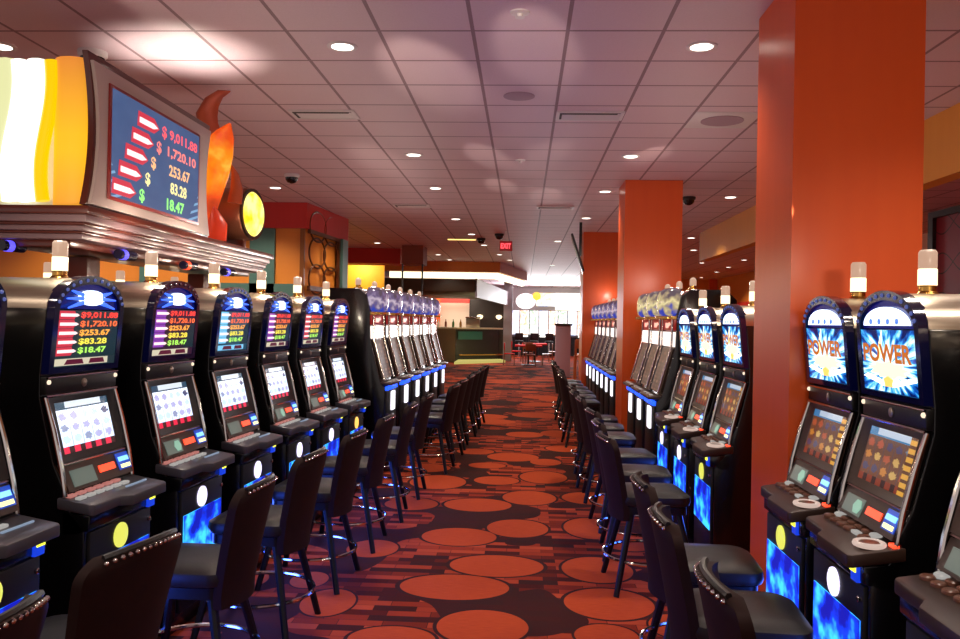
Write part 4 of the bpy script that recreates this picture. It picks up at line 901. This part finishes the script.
def cchair(x, y, r, lab, seatm):
    t = thing('cafe_chair', lab, 'chair', (x, y, 0), r, 'cafe chairs at the red tables')
    part('seat', 'cc', lambda: G().box(-0.21, 0.21, -0.21, 0.21, 0.44, 0.48, 0.01), seatm, t)
    part('backrest', 'cc', lambda: G().box(-0.21, 0.21, 0.18, 0.22, 0.62, 0.90, 0.015), seatm, t)
    for sx in (-1, 1):
        part('leg', 'cf%d' % sx, lambda: G().tube([(sx * 0.19, -0.19, 0.45), (sx * 0.2, -0.21, 0)], 0.018, 6), CWOOD, t)
        part('leg', 'cb%d' % sx, lambda: G().tube([(sx * 0.19, 0.20, 0.9), (sx * 0.19, 0.19, 0.45), (sx * 0.2, 0.23, 0)], 0.018, 6), CWOOD, t)
table(0.22, 33.5, 'red square cafe table nearest the camera beyond the aisle'); table(0.5, 36.4, 'red square cafe table behind the nearest one')
for k, (x, y, r) in enumerate(((-0.55, 33.4, PI / 2), (1.0, 33.6, -PI / 2), (0.3, 32.5, PI), (-0.3, 36.4, PI / 2), (1.35, 36.5, -PI / 2), (0.2, 34.6, 0))):
    cchair(x, y, r, ('wooden cafe chair left of the nearest red table', 'wooden cafe chair right of the nearest red table', 'cafe chair with its back to the aisle at the nearest red table', 'wooden cafe chair left of the farther red table', 'wooden cafe chair right of the farther red table', 'cafe chair behind the nearest red table')[k], TR if k in (3, 0) else CWOOD)
single('partition', G().box(1.03, 1.52, 26.5, 26.7, 0, 1.66, 0.02), pm('mauve_partition', (206, 180, 200), 0.5), 'mauve grey low partition at the end of the right row', 'partition')
single('partition_cap', G().box(1.0, 1.56, 26.46, 26.74, 1.66, 1.72, 0.01), pm('cap_dark', (60, 44, 44), 0.4), 'dark cap rail on the mauve partition', 'rail')
for k in range(2):
    t = thing('high_chair', 'orange wooden high chair right of the mauve partition, %s one' % ('nearer', 'farther')[k], 'chair', (1.72 + 0.1 * k, 24.6 + 1.1 * k, 0), PI, 'orange high chairs by the partition')
    OW = pm('orange_wood', (206, 108, 48), 0.4)
    part('seat', 'hc', lambda: G().box(-0.2, 0.2, -0.2, 0.2, 0.74, 0.79, 0.01), OW, t)
    part('backrest', 'hc', lambda: G().box(-0.2, 0.2, 0.17, 0.21, 1.0, 1.25, 0.01), OW, t)
    for sx in (-1, 1):
        for sy in (-1, 1): part('leg', 'hc%d%d' % (sx, sy), lambda: G().tube([(sx * 0.18, sy * 0.18, 1.25 if sy > 0 else 0.75), (sx * 0.19, sy * 0.2, 0)], 0.022, 6), OW, t)

# ------------------------------------------------------------------ lights
l = bpy.data.lights.new('sign_uplight', 'SPOT'); l.energy = 26; l.spot_size = math.radians(120); l.spot_blend = 0.5; l.color = (1, 0.93, 0.78); l.shadow_soft_size = 0.03
o = bpy.data.objects.new('sign_uplight', l); C.objects.link(o); o.location = (SX - 0.1, 5.75, 3.18); o.rotation_euler = (math.radians(180), 0, 0)
def glow(x, y, z, w, col, r=0.04, name='lamp_glow'):
    l = bpy.data.lights.new(name, 'POINT'); l.energy = w; l.color = col; l.shadow_soft_size = r
    o = bpy.data.objects.new(name, l); C.objects.link(o); o.location = (x, y, z)
for y in LY: glow(left_front(y) - 0.38, y, 2.16, 6, (1, 0.84, 0.66), name='candle_glow')
for i in range(6):
    y = 9.55 + 0.87 * i; glow(LBX(y) - 0.45, y, 2.32, 5, (1, 0.80, 0.70), name='candle_glow')
for y in (2.55, 3.42, 5.92, 6.76, 7.6): glow(1.63, y, 2.12, 6, (1, 0.84, 0.66), name='candle_glow')
for y in (8.52, 9.26, 10.0, 12.1, 13.6, 15.2, 16.7): glow(1.72, y, 2.32, 5, (1, 0.80, 0.70), name='candle_glow')
def blue(x, y, rz, w=10):
    l = bpy.data.lights.new('blue_panel_glow', 'AREA'); l.shape = 'RECTANGLE'; l.size = 0.45; l.size_y = 0.24; l.energy = w; l.color = (0.05, 0.12, 1.0)
    o = bpy.data.objects.new('blue_panel_glow', l); C.objects.link(o); o.location = (x, y, 0.43); o.rotation_euler = (math.radians(75), 0, rz)
for y in LY: blue(left_front(y) - 0.015, y, -PI / 2)
for y in (2.55, 3.42, 4.11, 5.92, 6.76, 7.6): blue(1.265, y, PI / 2, 4)
l = bpy.data.lights.new('far_fill', 'AREA'); l.shape = 'RECTANGLE'; l.size = 4; l.size_y = 2.4; l.energy = 500; l.color = (0.95, 0.97, 1.0)  # unseen area light added to brighten the far hall and its ceiling
o = bpy.data.objects.new('far_fill', l); C.objects.link(o); o.location = (1.2, 41.0, 2.3); o.rotation_euler = (math.radians(-125), 0, 0)
def streak_spot(src, dst, w, ang):  # spots added to throw streaks on the ceiling; no lamps stand there
    l = bpy.data.lights.new('ceiling_streak_spot', 'SPOT'); l.energy = w; l.spot_size = math.radians(ang); l.spot_blend = 0.7; l.color = (1.0, 0.85, 0.7); l.shadow_soft_size = 0.01
    o = bpy.data.objects.new('ceiling_streak_spot', l); C.objects.link(o); o.location = src
    o.rotation_euler = (Vector(dst) - Vector(src)).to_track_quat('-Z', 'Y').to_euler()
for src, dst, w, a in (((-1.25, 2.3, 2.1), (-0.75, 6.2, H), 60, 11), ((-1.9, 4.1, 2.15), (-1.75, 9.6, H), 80, 7), ((-1.2, 4.6, 2.1), (-0.45, 9.3, H), 70, 6),
                       ((-0.9, 7.0, 2.1), (-0.35, 11.3, H), 60, 6), ((-0.4, 1.8, 2.2), (0.05, 5.6, H), 40, 10), ((1.6, 3.4, 2.1), (0.15, 9.4, H), 60, 6), ((2.1, 5.6, 2.1), (1.35, 9.2, H), 40, 7), ((0.4, 7.6, 2.1), (0.3, 12.2, H), 50, 7)):
    streak_spot(src, dst, w * 9, a)
w = bpy.data.worlds.new('hall_ambience'); sc.world = w; w.use_nodes = True
w.node_tree.nodes['Background'].inputs[0].default_value = (1.0, 0.84, 0.80, 1); w.node_tree.nodes['Background'].inputs[1].default_value = 0.62

# ------------------------------------------------------------------ camera
cam = bpy.data.cameras.new('camera'); co = bpy.data.objects.new('camera', cam); C.objects.link(co)
cam.sensor_width = 36.0; cam.lens = 36.0 * F_PX / 960.0; cam.clip_start = 0.05; cam.clip_end = 200
rows = (XC, YC, ZCm)
M = Matrix(((rows[0][0], -rows[0][1], -rows[0][2], 0), (rows[1][0], -rows[1][1], -rows[1][2], 0), (rows[2][0], -rows[2][1], -rows[2][2], CZ), (0, 0, 0, 1)))
co.matrix_world = M
sc.camera = co
sc.view_settings.view_transform = 'Standard'; sc.view_settings.look = 'None'; sc.view_settings.gamma = 1.0; sc.view_settings.exposure = 0.0
sc.view_settings.use_curve_mapping = False
sc.cycles.use_denoising = True
sc.cycles.max_bounces = 6; sc.cycles.diffuse_bounces = 4; sc.cycles.glossy_bounces = 3
sc.cycles.sample_clamp_indirect = 6.0
